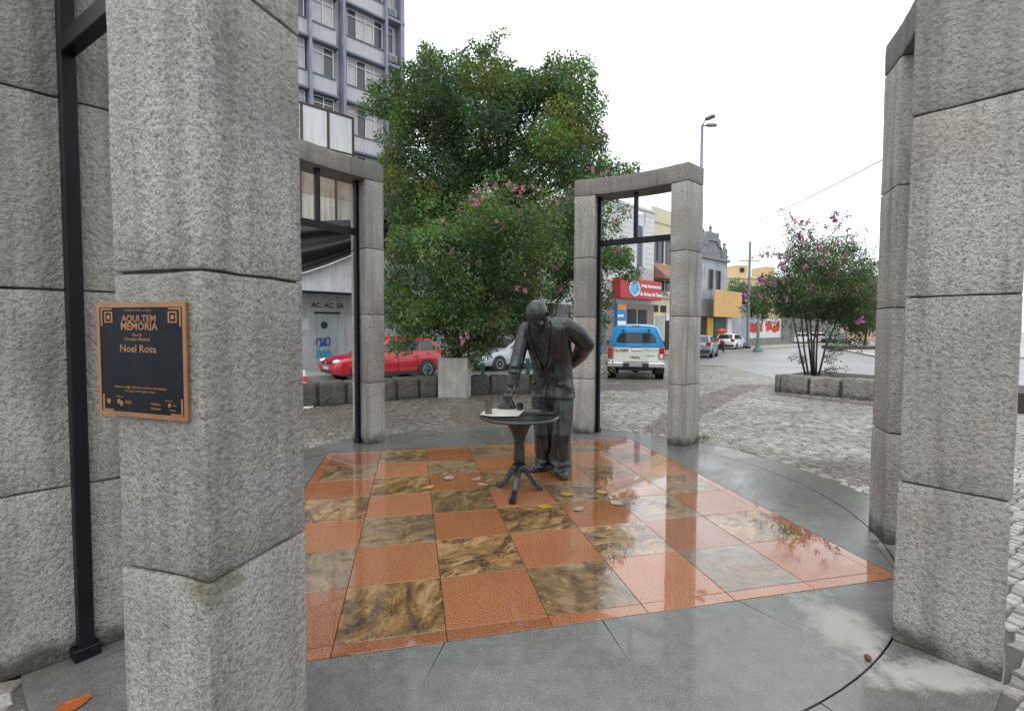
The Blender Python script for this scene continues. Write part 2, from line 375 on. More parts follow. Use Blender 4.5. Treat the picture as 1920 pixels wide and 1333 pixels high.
def rough_block(name, poly, z0, z1, m, parent, bevel=0.009, amp=0.0042, cuts=5, seed=0):
    bm = bmesh.new()
    lo = [bm.verts.new((p[0], p[1], z0)) for p in poly]; hi = [bm.verts.new((p[0], p[1], z1)) for p in poly]
    n = len(poly)
    bm.faces.new(lo[::-1]); bm.faces.new(hi)
    for i in range(n): bm.faces.new((lo[i], lo[(i + 1) % n], hi[(i + 1) % n], hi[i]))
    bmesh.ops.recalc_face_normals(bm, faces=bm.faces)
    bmesh.ops.bevel(bm, geom=list(bm.edges), offset=bevel, segments=2, profile=0.5, affect='EDGES', clamp_overlap=True)
    bmesh.ops.subdivide_edges(bm, edges=[e for e in bm.edges if e.calc_length() > 0.09], cuts=cuts, use_grid_fill=True)
    for v in bm.verts:
        q = v.co * 14 + Vector((seed * 3.7, 0, 0)); v.co += Vector((mnoise.noise(q), mnoise.noise(q + Vector((31, 0, 0))), mnoise.noise(q + Vector((0, 47, 0))))) * amp
    me = bpy.data.meshes.new(name); bm.to_mesh(me); bm.free(); me.materials.append(m)
    me.polygons.foreach_set('use_smooth', [True] * len(me.polygons)); me.set_sharp_from_angle(angle=R(35))
    return link(name, me, parent)

# ---- ground: terrain of the plaza and the road
def gz(x, y): return -0.42 * sst(9.5, 21.0, y)
ROADZ = -0.47
road = MB().add([(-400, -200, ROADZ), (600, -200, ROADZ), (600, 900, ROADZ), (-400, 900, ROADZ)], [(0, 1, 2, 3)]).build('road', M_asph)
tag(road, kind='structure')
# facade row: s along the street, y into the buildings
RO = Vector((-8.6, 21.0, 0)); RA = math.atan2(0.691, 0.723)
def row(s, y=0.0, z=0.0): return Vector((RO.x + s * math.cos(RA) - y * math.sin(RA), RO.y + s * math.sin(RA) + y * math.cos(RA), z))
PLZ = [(-16, -3), (12, -3), (9.5, 5.5), (8.3, 8.8), (6.0, 11.6), (7.9, 13.6), (9.1, 18.6), (9.85, 23.1), (9.7, 24.6), (8.4, 25.3), (-0.3, 17.0), (0.5, 11.3), (-1.0, 10.6), (-4.0, 8.9), (-10, 4.6), (-16, 0.5)]
def inpoly(x, y, P):
    c = False; j = len(P) - 1
    for i in range(len(P)):
        if (P[i][1] > y) != (P[j][1] > y) and x < (P[j][0] - P[i][0]) * (y - P[i][1]) / (P[j][1] - P[i][1]) + P[i][0]: c = not c
        j = i
    return c
# plaza bed under the cobbles: a fine grid clipped by the outline, with side skirts
def plaza_bed():
    bm = bmesh.new(); vs = [bm.verts.new((x, y, 0)) for x, y in PLZ]; bm.faces.new(vs)
    for k in range(-3, 27, 1):
        g = bm.verts[:] + bm.edges[:] + bm.faces[:]
        bmesh.ops.bisect_plane(bm, geom=g, plane_co=(0, k, 0), plane_no=(0, 1, 0))
    for v in bm.verts: v.co.z = gz(v.co.x, v.co.y) - 0.012
    ex = bmesh.ops.extrude_edge_only(bm, edges=[e for e in bm.edges if e.is_boundary])
    for v in ex['geom']:
        if isinstance(v, bmesh.types.BMVert): v.co.z = ROADZ - 0.05
    bmesh.ops.recalc_face_normals(bm, faces=bm.faces)
    me = bpy.data.meshes.new('plaza_ground'); bm.to_mesh(me); bm.free(); me.materials.append(M_grout)
    return tag(link('plaza_ground', me), kind='structure')
plaza_bed()
# ---- cobbles
def cobbles():
    sp = 0.078; ca, sa = math.cos(R(31)), math.sin(R(31))
    N = 410; base = np.array([2.0, 9.0]); half = N // 2
    ii, jj = np.meshgrid(np.arange(-half, half), np.arange(-half, half), indexing='ij')
    jx = RNG.uniform(-0.24, 0.24, ii.shape); jy = RNG.uniform(-0.24, 0.24, ii.shape)
    gx = (ii + jx) * sp; gy = (jj + jy) * sp
    wx = base[0] + gx * ca - gy * sa; wy = base[1] + gx * sa + gy * ca
    st = []
    def seg_d(px, py, a, b):
        a = np.array(a[:2]); b = np.array(b[:2]); d = b - a; t = max(0, min(1, ((px - a[0]) * d[0] + (py - a[1]) * d[1]) / d.dot(d)))
        return math.hypot(px - a[0] - t * d[0], py - a[1] - t * d[1])
    bands = [(gnd(905, 806), gnd(868, 768), 0.27), (gnd(1245, 806), gnd(1290, 770), 0.30), (gnd(1290, 770), gnd(1400, 718), 0.34), (gnd(1400, 718), gnd(1452, 716), 0.5),
             (gnd(1600, 890), gnd(1660, 905), 0.30), (gnd(1150, 722), gnd(1220, 718), 0.9), (gnd(1450, 738), gnd(1640, 760), 0.16), (Vector((-2.3, 5.0, 0)), Vector((-4.5, 5.6, 0)), 0.25), (Vector((2.35, 1.35, 0)), Vector((3.2, 2.2, 0)), 0.16)]
    for i in range(N - 1):
        for j in range(N - 1):
            q = [(wx[i, j], wy[i, j]), (wx[i + 1, j], wy[i + 1, j]), (wx[i + 1, j + 1], wy[i + 1, j + 1]), (wx[i, j + 1], wy[i, j + 1])]
            cx = sum(p[0] for p in q) / 4; cy = sum(p[1] for p in q) / 4
            if cy < 0.9 or cy > 24 or abs(cx) > 1.2 * cy + 0.8: continue
            if cx < -1.12 * cy - 0.4 or cx > 1.14 * cy + 0.5: continue
            if math.hypot(cx - CX, cy - CY) < R_OUT + 0.022: continue
            if not inpoly(cx, cy, PLZ): continue
            st.append((cx, cy, q))
    mossy = gnd(1590, 874)
    def stone(cx, cy, q):
        z = gz(cx, cy) + random.uniform(-0.004, 0.006); tx, ty = random.uniform(-.05, .05), random.uniform(-.05, .05)
        k = random.uniform(0.86, 0.95); vs = []
        for sc, dz in ((k * 0.80, 0.0), (k, -0.011), (k, -0.04)):
            for p in q:
                dx, dy = (p[0] - cx) * sc, (p[1] - cy) * sc; vs.append((cx + dx, cy + dy, z + dz + dx * tx + dy * ty))
        fs = [(0, 1, 2, 3)] + [(4 + i, 4 + (i + 1) % 4, (i + 1) % 4, i) for i in range(4)] + [(8 + i, 8 + (i + 1) % 4, 4 + (i + 1) % 4, 4 + i) for i in range(4)]
        red = any(seg_d(cx, cy, a, b) < w * random.uniform(0.9, 1.1) for a, b, w in bands)
        v = random.uniform(0.75, 1.15)
        col = (0.165 * v, 0.130 * v, 0.124 * v) if red else random.choice([(0.34, 0.33, 0.30), (0.40, 0.388, 0.355), (0.29, 0.277, 0.24), (0.32, 0.305, 0.27), (0.20, 0.19, 0.165)])
        col = tuple(c * (1 if red else v) for c in col)
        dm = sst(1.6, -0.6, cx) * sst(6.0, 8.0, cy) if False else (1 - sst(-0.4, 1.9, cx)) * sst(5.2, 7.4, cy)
        dm = max(dm, .8 * sst(12.0, 14.5, cy) * (1 - sst(4.2, 6.0, cx))) * random.uniform(.6, 1.0)       # stones blend to a darker brown on the left and towards the back
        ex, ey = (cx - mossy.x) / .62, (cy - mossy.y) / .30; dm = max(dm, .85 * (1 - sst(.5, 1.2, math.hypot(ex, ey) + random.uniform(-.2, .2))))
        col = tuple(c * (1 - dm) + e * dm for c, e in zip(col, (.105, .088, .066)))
        return vs, fs, col
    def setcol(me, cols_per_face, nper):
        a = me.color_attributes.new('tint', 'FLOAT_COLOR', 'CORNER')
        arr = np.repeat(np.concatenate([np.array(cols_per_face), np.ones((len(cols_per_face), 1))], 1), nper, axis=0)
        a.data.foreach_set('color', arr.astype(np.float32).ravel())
    def shown(s):
        p = proj((s[0], s[1], 0))
        if p is None or not (-8 < p[0] < 1930 and -8 < p[1] < 1345): return False
        u, v = p
        return not (1633 < u < 1872 or 15 < u < 566)
    vis = sorted([s for s in st if shown(s)], key=lambda s: math.hypot(s[0], s[1]))[:300]
    near = set(id(s) for s in vis)
    root = empty('cobbled_pavement', (0, 0, 0), kind='structure')
    for s in vis:
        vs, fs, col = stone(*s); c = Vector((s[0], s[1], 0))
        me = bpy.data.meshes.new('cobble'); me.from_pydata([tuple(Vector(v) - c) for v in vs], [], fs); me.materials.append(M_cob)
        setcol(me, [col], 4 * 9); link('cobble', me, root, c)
    V = []; F = []; Cc = []
    for s in st:
        if id(s) in near: continue
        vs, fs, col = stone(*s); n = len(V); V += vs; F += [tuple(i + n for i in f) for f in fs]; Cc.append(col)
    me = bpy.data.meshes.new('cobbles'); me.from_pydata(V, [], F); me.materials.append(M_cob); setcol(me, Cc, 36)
    tag(link('cobbles', me, root), kind='stuff')
cobbles()
# ---- paved circle: ring slabs and the checkered floor
pc = empty('paved_circle', (CX, CY, 0), kind='structure')
def rel(p): return (p[0] - CX, p[1] - CY)
MB().lathe([(R_OUT - 0.01, -0.15), (R_OUT - 0.01, -0.012)], 96).build('bedding', M_mortar, pc)
def rsq(deg, h):
    a = R(deg) - GA; return h / max(abs(math.cos(a)), abs(math.sin(a)))
def arcpoly(a0, a1, rin, rout, n=8, gap=0.003):
    A = [a0 + (a1 - a0) * i / n for i in range(n + 1)]
    def pt(a, r, e):
        r = r(a) if callable(r) else r
        return Vector((r * math.cos(R(a)), r * math.sin(R(a)), 0)) + e * gap * Vector((-math.sin(R(a)), math.cos(R(a)), 0))
    return [pt(a, rin, 1 if i == 0 else -1 if i == n else 0) for i, a in enumerate(A)] + [pt(a, rout, -1 if i == 0 else 1 if i == n else 0) for i, a in reversed(list(enumerate(A)))]
for k in range(16):
    a0 = 58.441 + 22.5 * k
    MB().prism(arcpoly(a0, a0 + 22.5, lambda a: rsq(a, HALF + BORD + 0.004), R_IN - 0.006), -0.07, 0.0).build('paving_slab', M_slab, pc, loc=(0, 0, random.uniform(-0.0015, 0.001)))
for k in range(16):
    a0 = 49.6 + 22.5 * k
    MB().prism(arcpoly(a0, a0 + 22.5, R_IN + 0.004, R_OUT), -0.09, 0.0).build('kerb_slab', M_slab, pc, loc=(0, 0, random.uniform(-0.0015, 0.001)))
tile_r = MB().box(-TS / 2 + .0016, TS / 2 - .0016, -TS / 2 + .0016, TS / 2 - .0016, -0.03, 0.0).mesh('floor_tile', M_red, bevel=0.0015)
tile_v = MB().box(-TS / 2 + .0016, TS / 2 - .0016, -TS / 2 + .0016, TS / 2 - .0016, -0.03, 0.0).mesh('floor_tile', M_vein, bevel=0.0015)
def g2l(i, j):
    x, y = (i - 3) * TS, (j - 3) * TS
    return (x * math.cos(GA) - y * math.sin(GA), x * math.sin(GA) + y * math.cos(GA))
for i in range(7):
    for j in range(7):
        x, y = g2l(i, j)
        link('floor_tile', tile_r if (i + j) % 2 == 0 else tile_v, pc, (x, y, random.uniform(-0.0008, 0.0008)), (random.uniform(-.0012, .0012), random.uniform(-.0012, .0012), GA))
strip = MB().box(-TS / 2 + .0016, TS / 2 - .0016, -BORD / 2 + .001, BORD / 2 - .001, -0.03, 0.0).mesh('border_tile', M_red, bevel=0.0015)
for side in range(4):
    for k in range(7):
        lx, ly = (k - 3) * TS, HALF + BORD / 2; a = GA + side * math.pi / 2
        link('border_tile', strip, pc, (lx * math.cos(a) - ly * math.sin(a), lx * math.sin(a) + ly * math.cos(a), random.uniform(-0.0006, 0.0006)), (0, 0, a))
    lx = ly = HALF + BORD / 2
    MB().box(-BORD / 2, BORD / 2, -BORD / 2, BORD / 2, -0.03, 0).build('border_tile', M_red, pc, (lx * math.cos(a) - ly * math.sin(a), lx * math.sin(a) + ly * math.cos(a), 0), (0, 0, a))

# ---- the four granite portals
JZ = [0.0, 0.742, 1.572, 2.362, 3.18]; LZ = 3.395
def portal(label, e0, j0, j1, e1, ro2=R_OUT, seed=0):
    """pillar from angle e0 to j0, opening j0..j1, pillar j1..e1"""
    am = (e0 + e1) / 2; t = empty('granite_portal', (*PA(am, (R_IN + R_OUT) / 2), 0), 0, label, 'portal', 'granite portals round the paved circle')
    o = Vector(t.location)
    def wl(a, r): p = PA(a, r); return (p[0] - o.x, p[1] - o.y)
    for (a, b) in ((e0, j0), (j1, e1)):
        for k in range(4):
            d = random.uniform(-0.05, 0.05) * 0
            e = random.uniform(-0.003, 0.003)
            ro = R_OUT if a == e0 else ro2; poly = [wl(a, R_IN + e), wl(b, R_IN + e), wl(b, ro + e), wl(a, ro + e)]
            rough_block('stone_block', poly, JZ[k] + (0.001 if k == 0 else 0.003), JZ[k + 1] - 0.003, M_gran, t, seed=seed * 9 + k)
        s = 0.35 if b > a else -0.35
        MB().prism([wl(a + s, R_IN + .014), wl(b - s, R_IN + .014), wl(b - s, R_OUT - .014), wl(a + s, R_OUT - .014)], 0.02, 3.19).build('mortar_bed', M_mortar, t)
    mid = e0 + (e1 - e0) * 0.27
    for (a, b) in ((e0, mid), (mid, e1)):
        n = 4 if abs(b - a) < 12 else 8
        A = [a + (b - a) * i / n for i in range(n + 1)]
        poly = [wl(x, R_IN) for x in A] + [wl(x, R_OUT) for x in reversed(A)]
        rough_block('lintel_stone', poly, 3.184, LZ, M_lint, t, bevel=0.009, cuts=2, seed=seed * 9 + 5)
    rm = (R_IN + R_OUT) / 2 - 0.01; q = 1 if j1 > j0 else -1
    def sqbar(name, p, qv, w, h):
        p = Vector(p); qv = Vector(qv); d = (qv - p); L = d.length; ob = MB().box(-w / 2, w / 2, -h / 2, h / 2, 0, L).build(name, M_steel, t, bevel=0.004)
        z = d.normalized(); rad = Vector((*wl(am, 1.0), 0)) - Vector((*wl(am, 0.0), 0)); rad = (rad - rad.dot(z) * z).normalized() if abs(rad.normalized().dot(z)) < .99 else Vector((1, 0, 0))
        xx = rad; yy = z.cross(xx); ob.matrix_local = Matrix(((xx.x, yy.x, z.x, p.x), (xx.y, yy.y, z.y, p.y), (xx.z, yy.z, z.z, p.z), (0, 0, 0, 1))); return ob
    f0 = wl(j0 + q * 0.62, rm); f1 = wl(j1 - q * 0.62, rm)
    for f in (f0, f1):
        ps = sqbar('steel_post', (*f, 0.002), (*f, 3.186), 0.052, 0.05)
        MB().box(-0.045, 0.045, -0.034, 0.034, 0.0, 0.05).build('foot', M_steel, ps, bevel=0.004)
    sqbar('crossbar', (*f0, 2.565), (*f1, 2.565), 0.05, 0.075)
    m = ((f0[0] + f1[0]) / 2, (f0[1] + f1[1]) / 2)
    ml = wl((j0 + j1) / 2, rm); m = (m[0], m[1])
    sqbar('mullion', (*m, 2.60), (*m, 3.186), 0.05, 0.052)
    return t
pA = portal('granite portal with a bronze plaque on its street side', -105.3, -111.8, -132.3, -141.4, ro2=3.04, seed=1)
portal('granite portal in front of the dark stone wall and red car', 131.7, 136.9, 160.0, 165.2, seed=2)
portal('granite portal framing the blue and white pickup behind the statue', 42.3, 47.1, 69.4, 75.5, seed=3)
portal('granite portal seen end-on beside pale dry patches and a brown nut', -48.0, -42.0, -20.6, -14.2, seed=4)

# ------------------------------------------------------------------ low stone walls, planter, bed
def stone_wall(name, pts, h, bl, gap, m, label, zb=None, seed=0, th=0.34):
    t = empty(name, (pts[0][0], pts[0][1], 0), 0, label, 'wall', 'low walls of rough stone blocks'); o = Vector(t.location)
    n = 0
    for a, b in zip(pts[:-1], pts[1:]):
        a = Vector((a[0], a[1], 0)); b = Vector((b[0], b[1], 0)); d = b - a; L = d.length; d.normalize(); nn = Vector((-d.y, d.x, 0))
        k = max(1, round(L / (bl + gap))); w = L / k
        for i in range(k):
            p = a + d * (i * w + gap / 2); q = a + d * ((i + 1) * w - gap / 2); j = random.uniform(-0.015, 0.015)
            z = (gz(p.x, p.y)); hh = h + random.uniform(-0.012, 0.015)
            poly = [p - o + nn * j, q - o + nn * j, q - o + nn * (th + j), p - o + nn * (th + j)]
            rough_block('stone_block', [(v.x, v.y) for v in poly], z - 0.05, z + hh, m, t, bevel=0.03, amp=0.02, cuts=4, seed=seed + n); n += 1
        c = [a - o + nn * 0.06, b - o + nn * 0.06, b - o + nn * (th - 0.05), a - o + nn * (th - 0.05)]
        MB().prism([(v.x, v.y) for v in c], gz(a.x, a.y) - 0.3, gz(a.x, a.y) + h - 0.06).build('mortar_bed', M_mortar, t)
    return t
WL = [gnd(540, 767), gnd(700, 754), gnd(826, 743)]
stone_wall('stone_wall', [(p.x, p.y) for p in WL], 0.42, 0.40, 0.055, M_blkd, 'low dark wall of rough stone blocks before the red car', seed=11)
WM = [gnd(880, 741), gnd(1068, 736)]
stone_wall('stone_wall', [(p.x, p.y) for p in WM], 0.40, 0.42, 0.055, M_blkd, 'low dark stone wall behind the statue, right of the concrete planter', seed=31)
WR = [gnd(1449, 731), gnd(1461, 733), gnd(1640, 752), gnd(1800, 772)]
stone_wall('stone_wall', [(p.x, p.y) for p in WR], 0.41, 0.50, 0.06, M_blk, 'low pale wall of rough stone blocks under the pink flowering tree', seed=51)
M_conc = simple('mossy_concrete', (0.36, 0.37, 0.33), 0.75, var=0.2, scale=4, bmp=0.004, bscale=40, streak=0.6)
pl = gnd(851, 745); t = empty('concrete_planter', (pl.x, pl.y + 0.3, 0), R(-6), 'square pale concrete planter box between the two dark walls', 'planter')
b = MB()
for x0, x1, y0, y1 in ((-.30, .30, -.30, -.24), (-.30, .30, .24, .30), (-.30, -.24, -.24, .24), (.24, .30, -.24, .24)): b.box(x0, x1, y0, y1, -0.05, 0.80)
b.build('box', M_conc, t, bevel=0.006)
MB().box(-.24, .24, -.24, .24, 0, 0.74).build('soil', M_soil, t)
bed = MB().prism([(5.9, 11.75), (7.3, 10.3), (9.6, 8.0), (10.8, 9.2), (9.0, 11.6), (7.6, 13.3)], -0.4, 0.30).build('planting_bed', M_soil)
tag(bed, kind='structure')
# kerb round the open side of the plaza
kb = empty('kerb', (0, 0, 0), kind='structure')
KP = [(6.2, 11.8), (7.9, 13.6), (9.1, 18.6), (9.85, 23.1), (9.7, 24.6), (8.4, 25.3), (-0.3, 17.0)]
for a, b_ in zip(KP[:-1], KP[1:]):
    a = Vector((*a, 0)); b_ = Vector((*b_, 0)); d = b_ - a; k = max(1, round(d.length / 1.0)); w = d / k; nn = Vector((-d.y, d.x, 0)).normalized()
    for i in range(k):
        p = a + w * i; q = p + w * 0.985; c = (p + q) / 2
        MB().prism([((v - c).x, (v - c).y) for v in (p - nn * .07, q - nn * .07, q + nn * .07, p + nn * .07)], ROADZ - 0.06, max(ROADZ + .045, gz(c.x, c.y) + 0.012)).build('kerb_stone', M_kerb, kb, (c.x, c.y, 0), bevel=0.012)
pv = MB().prism([row(-30, -3.2), row(75, -3.2), row(75, 0.3), row(-30, 0.3)], ROADZ - 0.05, ROADZ + 0.13).build('pavement', M_pave); tag(pv, kind='structure')
pv2 = MB().prism([(-12, 8.0), (-7.5, 11.2), (-0.4, 16.4), (0.3, 11.6), (-1.0, 10.9), (-4.0, 9.2), (-9, 5.6)], ROADZ - 0.05, ROADZ + 0.12).build('pavement', M_pave); tag(pv2, kind='structure')

# ------------------------------------------------------------------ trees
def foliage(name, clumps, per, size, cols, parent, drop=0.3, seed=0, asp=0.45):
    """crown of single leaf blades: clumps = [(centre, radius, colour index or None)]"""
    rg = np.random.default_rng(seed); Vs = []; Cs = []
    for c, r, ci in clumps:
        n = max(6, int(per * (r ** 2) ))
        d = rg.normal(0, 1, (n, 3)); d /= np.linalg.norm(d, axis=1)[:, None]
        rad = r * rg.uniform(0.05, 1.0, n) ** 0.42
        P = np.array(c) + d * rad[:, None] * np.array([1, 1, 0.8])
        ax = d * 0.8 + rg.normal(0, 0.6, (n, 3)); ax[:, 2] -= drop; ax /= np.linalg.norm(ax, axis=1)[:, None]
        nr = rg.normal(0, 0.7, (n, 3)); nr[:, 2] += 1.5; sd = np.cross(ax, nr); sd /= np.linalg.norm(sd, axis=1)[:, None] + 1e-9
        up = np.cross(sd, ax)
        s = size * rg.uniform(0.6, 1.3, n)[:, None]
        a = P; b = P + ax * s * 0.5 + sd * s * asp * 0.5 - up * s * .06; e = P + ax * s; f = P + ax * s * 0.5 - sd * s * asp * 0.5 - up * s * .06
        Vs.append(np.stack([a, b, e, f], 1).reshape(-1, 3))
        base = np.array(cols[ci if ci is not None else rg.integers(len(cols))]) * rg.uniform(0.7, 1.25)
        Cs.append(base[None] * rg.uniform(0.65, 1.35, (n, 1)) * rg.uniform(0.92, 1.08, (n, 3)))
    V = np.concatenate(Vs); C = np.concatenate(Cs); nf = len(C)
    me = bpy.data.meshes.new(name); me.vertices.add(len(V)); me.vertices.foreach_set('co', V.astype(np.float32).ravel())
    me.loops.add(nf * 4); me.loops.foreach_set('vertex_index', np.arange(nf * 4, dtype=np.int32))
    me.polygons.add(nf); me.polygons.foreach_set('loop_start', np.arange(0, nf * 4, 4, dtype=np.int32))
    me.update(calc_edges=True); me.validate()
    a = me.color_attributes.new('tint', 'FLOAT_COLOR', 'CORNER')
    a.data.foreach_set('color', np.repeat(np.concatenate([C, np.ones((nf, 1))], 1), 4, axis=0).astype(np.float32).ravel())
    me.materials.append(M_leaf); return link(name, me, parent)
def polyclumps(poly, n, Y, depth, rlo, rhi, seed, o, ncol=5):
    """clump centres filling a crown of this outline, thick in the middle and thin at its rim"""
    rd = random.Random(seed); xs = [p[0] for p in poly]; ys = [p[1] for p in poly]; out = []
    def edge(u, v):
        m = 1e9; j = len(poly) - 1
        for i in range(len(poly)):
            ax, ay = poly[j]; bx, by = poly[i]; dx, dy = bx - ax, by - ay; t = max(0, min(1, ((u - ax) * dx + (v - ay) * dy) / (dx * dx + dy * dy + 1e-9)))
            m = min(m, math.hypot(u - ax - t * dx, v - ay - t * dy)); j = i
        return m
    while len(out) < n:
        u = rd.uniform(min(xs), max(xs)); v = rd.uniform(min(ys), max(ys))
        if not inpoly(u, v, poly): continue
        e = edge(u, v) * Y / FPX
        r = min(rd.uniform(rlo, rhi), max(rlo * 0.45, e * 0.95))
        dd = depth * min(1, e / (depth * 0.55)); y = Y + rd.uniform(-1, 1) * dd
        p = at(u, v, Y); p = Vector((p.x, y, p.z)) - o      # straight back or forward: real depth
        q = at(u, v, y) - o
        out.append(((p + q) / 2, r, None))
    return out
def limbs(parent, base, forks, tips, r0, seed, name='trunk'):
    rd = random.Random(seed); b = MB()
    for f in forks: b.tube([base, (Vector(base) * .6 + Vector(f) * .4) + Vector((rd.uniform(-.1, .1), rd.uniform(-.1, .1), 0)), f], [r0, r0 * .72, r0 * .5], 8)
    ob = b.build(name, M_bark, parent, smooth=True)
    for c in tips:
        f = min(forks, key=lambda q: (Vector(q) - Vector(c)).length); m = (Vector(f) + Vector(c)) / 2 + Vector((rd.uniform(-.3, .3), rd.uniform(-.3, .3), rd.uniform(0, .3)))
        MB().tube([f, m, c], [r0 * .36, r0 * .22, r0 * .07], 5).build('limb', M_bark, parent, smooth=True)
    return ob
# the big dense tree across the street
BT = [(668, 205), (700, 150), (726, 168), (745, 135), (775, 120), (796, 78), (812, 80), (830, 105), (855, 97), (885, 72), (900, 88), (952, 50), (938, 85), (948, 108), (985, 132), (1000, 142), (1028, 100), (1060, 108), (1100, 108), (1125, 150), (1118, 170), (1138, 176), (1140, 215), (1128, 240), (1145, 292), (1200, 308), (1197, 330), (1150, 338), (1140, 420), (1090, 500), (900, 520), (716, 500), (700, 400), (702, 310), (722, 282), (690, 262), (712, 232)]
gc = [(0.080, 0.126, 0.054), (0.092, 0.140, 0.054), (0.130, 0.152, 0.056), (0.060, 0.108, 0.068), (0.175, 0.170, 0.054), (0.105, 0.190, 0.048), (0.068, 0.118, 0.070)]
tb = at(900, 614, 23.0); t = empty('leafy_tree', (tb.x, tb.y, ROADZ), 0, 'tall dense dark green tree rising behind the pink-flowered shrubs', 'tree'); o = Vector(t.location)
cl = polyclumps(BT, 470, 23.0, 3.6, 0.5, 1.0, 3, o)
for (u, v, r) in ((945, 62, .28), (925, 80, .35), (905, 92, .4), (802, 92, .3), (812, 110, .4), (775, 130, .4), (700, 165, .4), (680, 205, .4), (1040, 112, .4), (1100, 120, .45), (1128, 185, .4), (1185, 318, .4), (1165, 322, .5), (1195, 312, .25), (735, 150, .35), (860, 108, .4), (975, 140, .4), (762, 128, .2), (722, 150, .2)): cl.append((at(u, v, 23) - o, r, None))
foliage('crown', cl, 820, 0.138, gc, t, seed=5, asp=.55)
fk = [Vector((-1.6, .2, 4.6)), Vector((0.2, .4, 5.2)), Vector((1.8, -.2, 4.8)), Vector((-.6, -.5, 6.8)), Vector((1.2, .6, 7.2))]
limbs(t, (0, 0, 0), fk, [cl[i][0] for i in range(0, 300, 13)], 0.42, 4)
# the crape myrtles: one in the planter, one behind the statue, one above the pale wall
mc_ = [(0.078, 0.136, 0.050), (0.092, 0.162, 0.050), (0.124, 0.168, 0.062), (0.054, 0.104, 0.048), (0.150, 0.182, 0.064), (0.096, 0.126, 0.062)]
def flowers(t, spots, Y, o, mt, n=20, spread=.075, ps=.026, seed=0):
    rd = random.Random(seed); mesh = []
    for q in range(3):
        vs = [(0, 0, 0)]; fs = []
        for k in range(n):
            c = Vector((rd.gauss(0, spread * .5), rd.gauss(0, spread * .5), rd.gauss(0, spread * .65)))
            c = c * min(1, spread * 1.1 / (c.length + 1e-6)); a = rd.uniform(0, 6.28); e = Vector((math.cos(a), math.sin(a), rd.uniform(-.5, .5))) * ps; f = Vector((-math.sin(a), math.cos(a), rd.uniform(-.4, .8))) * ps
            i = len(vs); vs += [c - f, c + c.normalized() * ps * .8 + e * .5, c + f]; fs.append((0, i, i + 1, i + 2))
        mesh.append(MB().add(vs, fs).mesh('flower_cluster', mt))
    for u, v, *s in spots:
        y = Y + (s[1] if len(s) > 1 else rd.uniform(-.5, .1)); p = at(u, v, y) - o
        ob = link('flower_cluster', rd.choice(mesh), t, p, (rd.uniform(-.4, .4), rd.uniform(-.4, .4), rd.uniform(0, 6))); k = (s[0] if s else rd.uniform(.7, 1.1)) * (1.0 if mt is M_petal2 else .78); ob.scale = (k, k, k)
M1 = [(722, 450), (745, 415), (790, 395), (842, 405), (872, 378), (905, 345), (945, 338), (985, 348), (1012, 375), (1030, 470), (1000, 560), (965, 610), (950, 640), (925, 665), (900, 690), (878, 700), (838, 690), (812, 640), (790, 650), (770, 672), (740, 668), (722, 655), (712, 560)]
o1 = Vector((pl.x, pl.y + .3, 0.74)); t = empty('crape_myrtle', o1, 0, 'green shrub with scattered pink blossoms growing from the concrete planter', 'tree', 'pink-flowered crape myrtles')
cl = [c for c in polyclumps(M1, 330, 10.5, 1.5, 0.18, 0.42, 8, o1)]
cl += [(at(u, v, 10.4) - o1, rr, None) for u, v, rr in ((752, 402, .14), (780, 388, .12), (806, 380, .15), (838, 392, .14), (858, 372, .16), (915, 330, .15), (940, 328, .12), (1002, 345, .16), (1028, 362, .2), (718, 480, .16), (712, 520, .14), (1040, 420, .3), (1035, 480, .3), (1020, 540, .3))]
foliage('crown', cl, 2100, 0.076, mc_, t, seed=9, asp=0.5)
fk = [Vector((-.35, .05, .8)), Vector((-.1, .1, 1.0)), Vector((.3, 0, .9)), Vector((.1, .2, .9)), Vector((.6, .1, 1.2))]
limbs(t, (0, 0, 0), fk, [cl[i][0] for i in range(0, 330, 17)], 0.055, 5)
flowers(t, [(893, 358), (897, 378), (905, 372), (912, 350), (930, 348), (952, 345, 1.1), (963, 352), (980, 352), (975, 365), (890, 380, 1.2), (882, 372, .9), (975, 400, .7), (945, 425, .6), (848, 470, .9), (792, 485, 1.0), (885, 490, .8), (735, 480, .5), (830, 415, .7), (752, 550, .6), (868, 637, 1.1, -1), (875, 630, 1.0, -1), (866, 644, .7, -1), (970, 540, .9), (985, 545, .8), (820, 575, .5), (930, 415, .6), (700 + 30, 520, .5), (860, 520, .5), (985, 515, .5), (1000, 350, .6)], 9.7, o1, M_petal, seed=3)
M2 = [(985, 420), (1030, 375), (1060, 360), (1090, 330), (1130, 312), (1155, 325), (1158, 372), (1180, 388), (1168, 420), (1185, 470), (1202, 520), (1185, 535), (1160, 530), (1150, 590), (1140, 640), (1120, 650), (1085, 630), (1060, 560), (1010, 620), (960, 650), (930, 620), (940, 520)]
b2_ = at(1040, 690, 12.2); o2 = Vector((b2_.x, b2_.y, -0.3)); t = empty('crape_myrtle', o2, 0, 'green shrub with pink blossoms spreading behind the statue and portal pillar', 'tree', 'pink-flowered crape myrtles')
cl = polyclumps(M2, 270, 12.2, 1.4, 0.18, 0.42, 18, o2)
cl += [(at(u, v, 12.0) - o2, .16, None) for u, v in ((1190, 520), (1175, 400), (1165, 385), (1150, 330), (1195, 505), (1130, 600), (1145, 645), (1135, 668), (1142, 690))]
foliage('crown', cl, 1950, 0.076, mc_, t, seed=19, asp=0.5)
fk = [Vector((-.4, .05, 1.3)), Vector((-.1, .1, 1.5)), Vector((.4, 0, 1.4)), Vector((.7, .2, 1.6)), Vector((.1, -.2, 1.2))]
limbs(t, (0, 0, 0), fk, [cl[i][0] for i in range(0, 270, 15)], 0.05, 6)
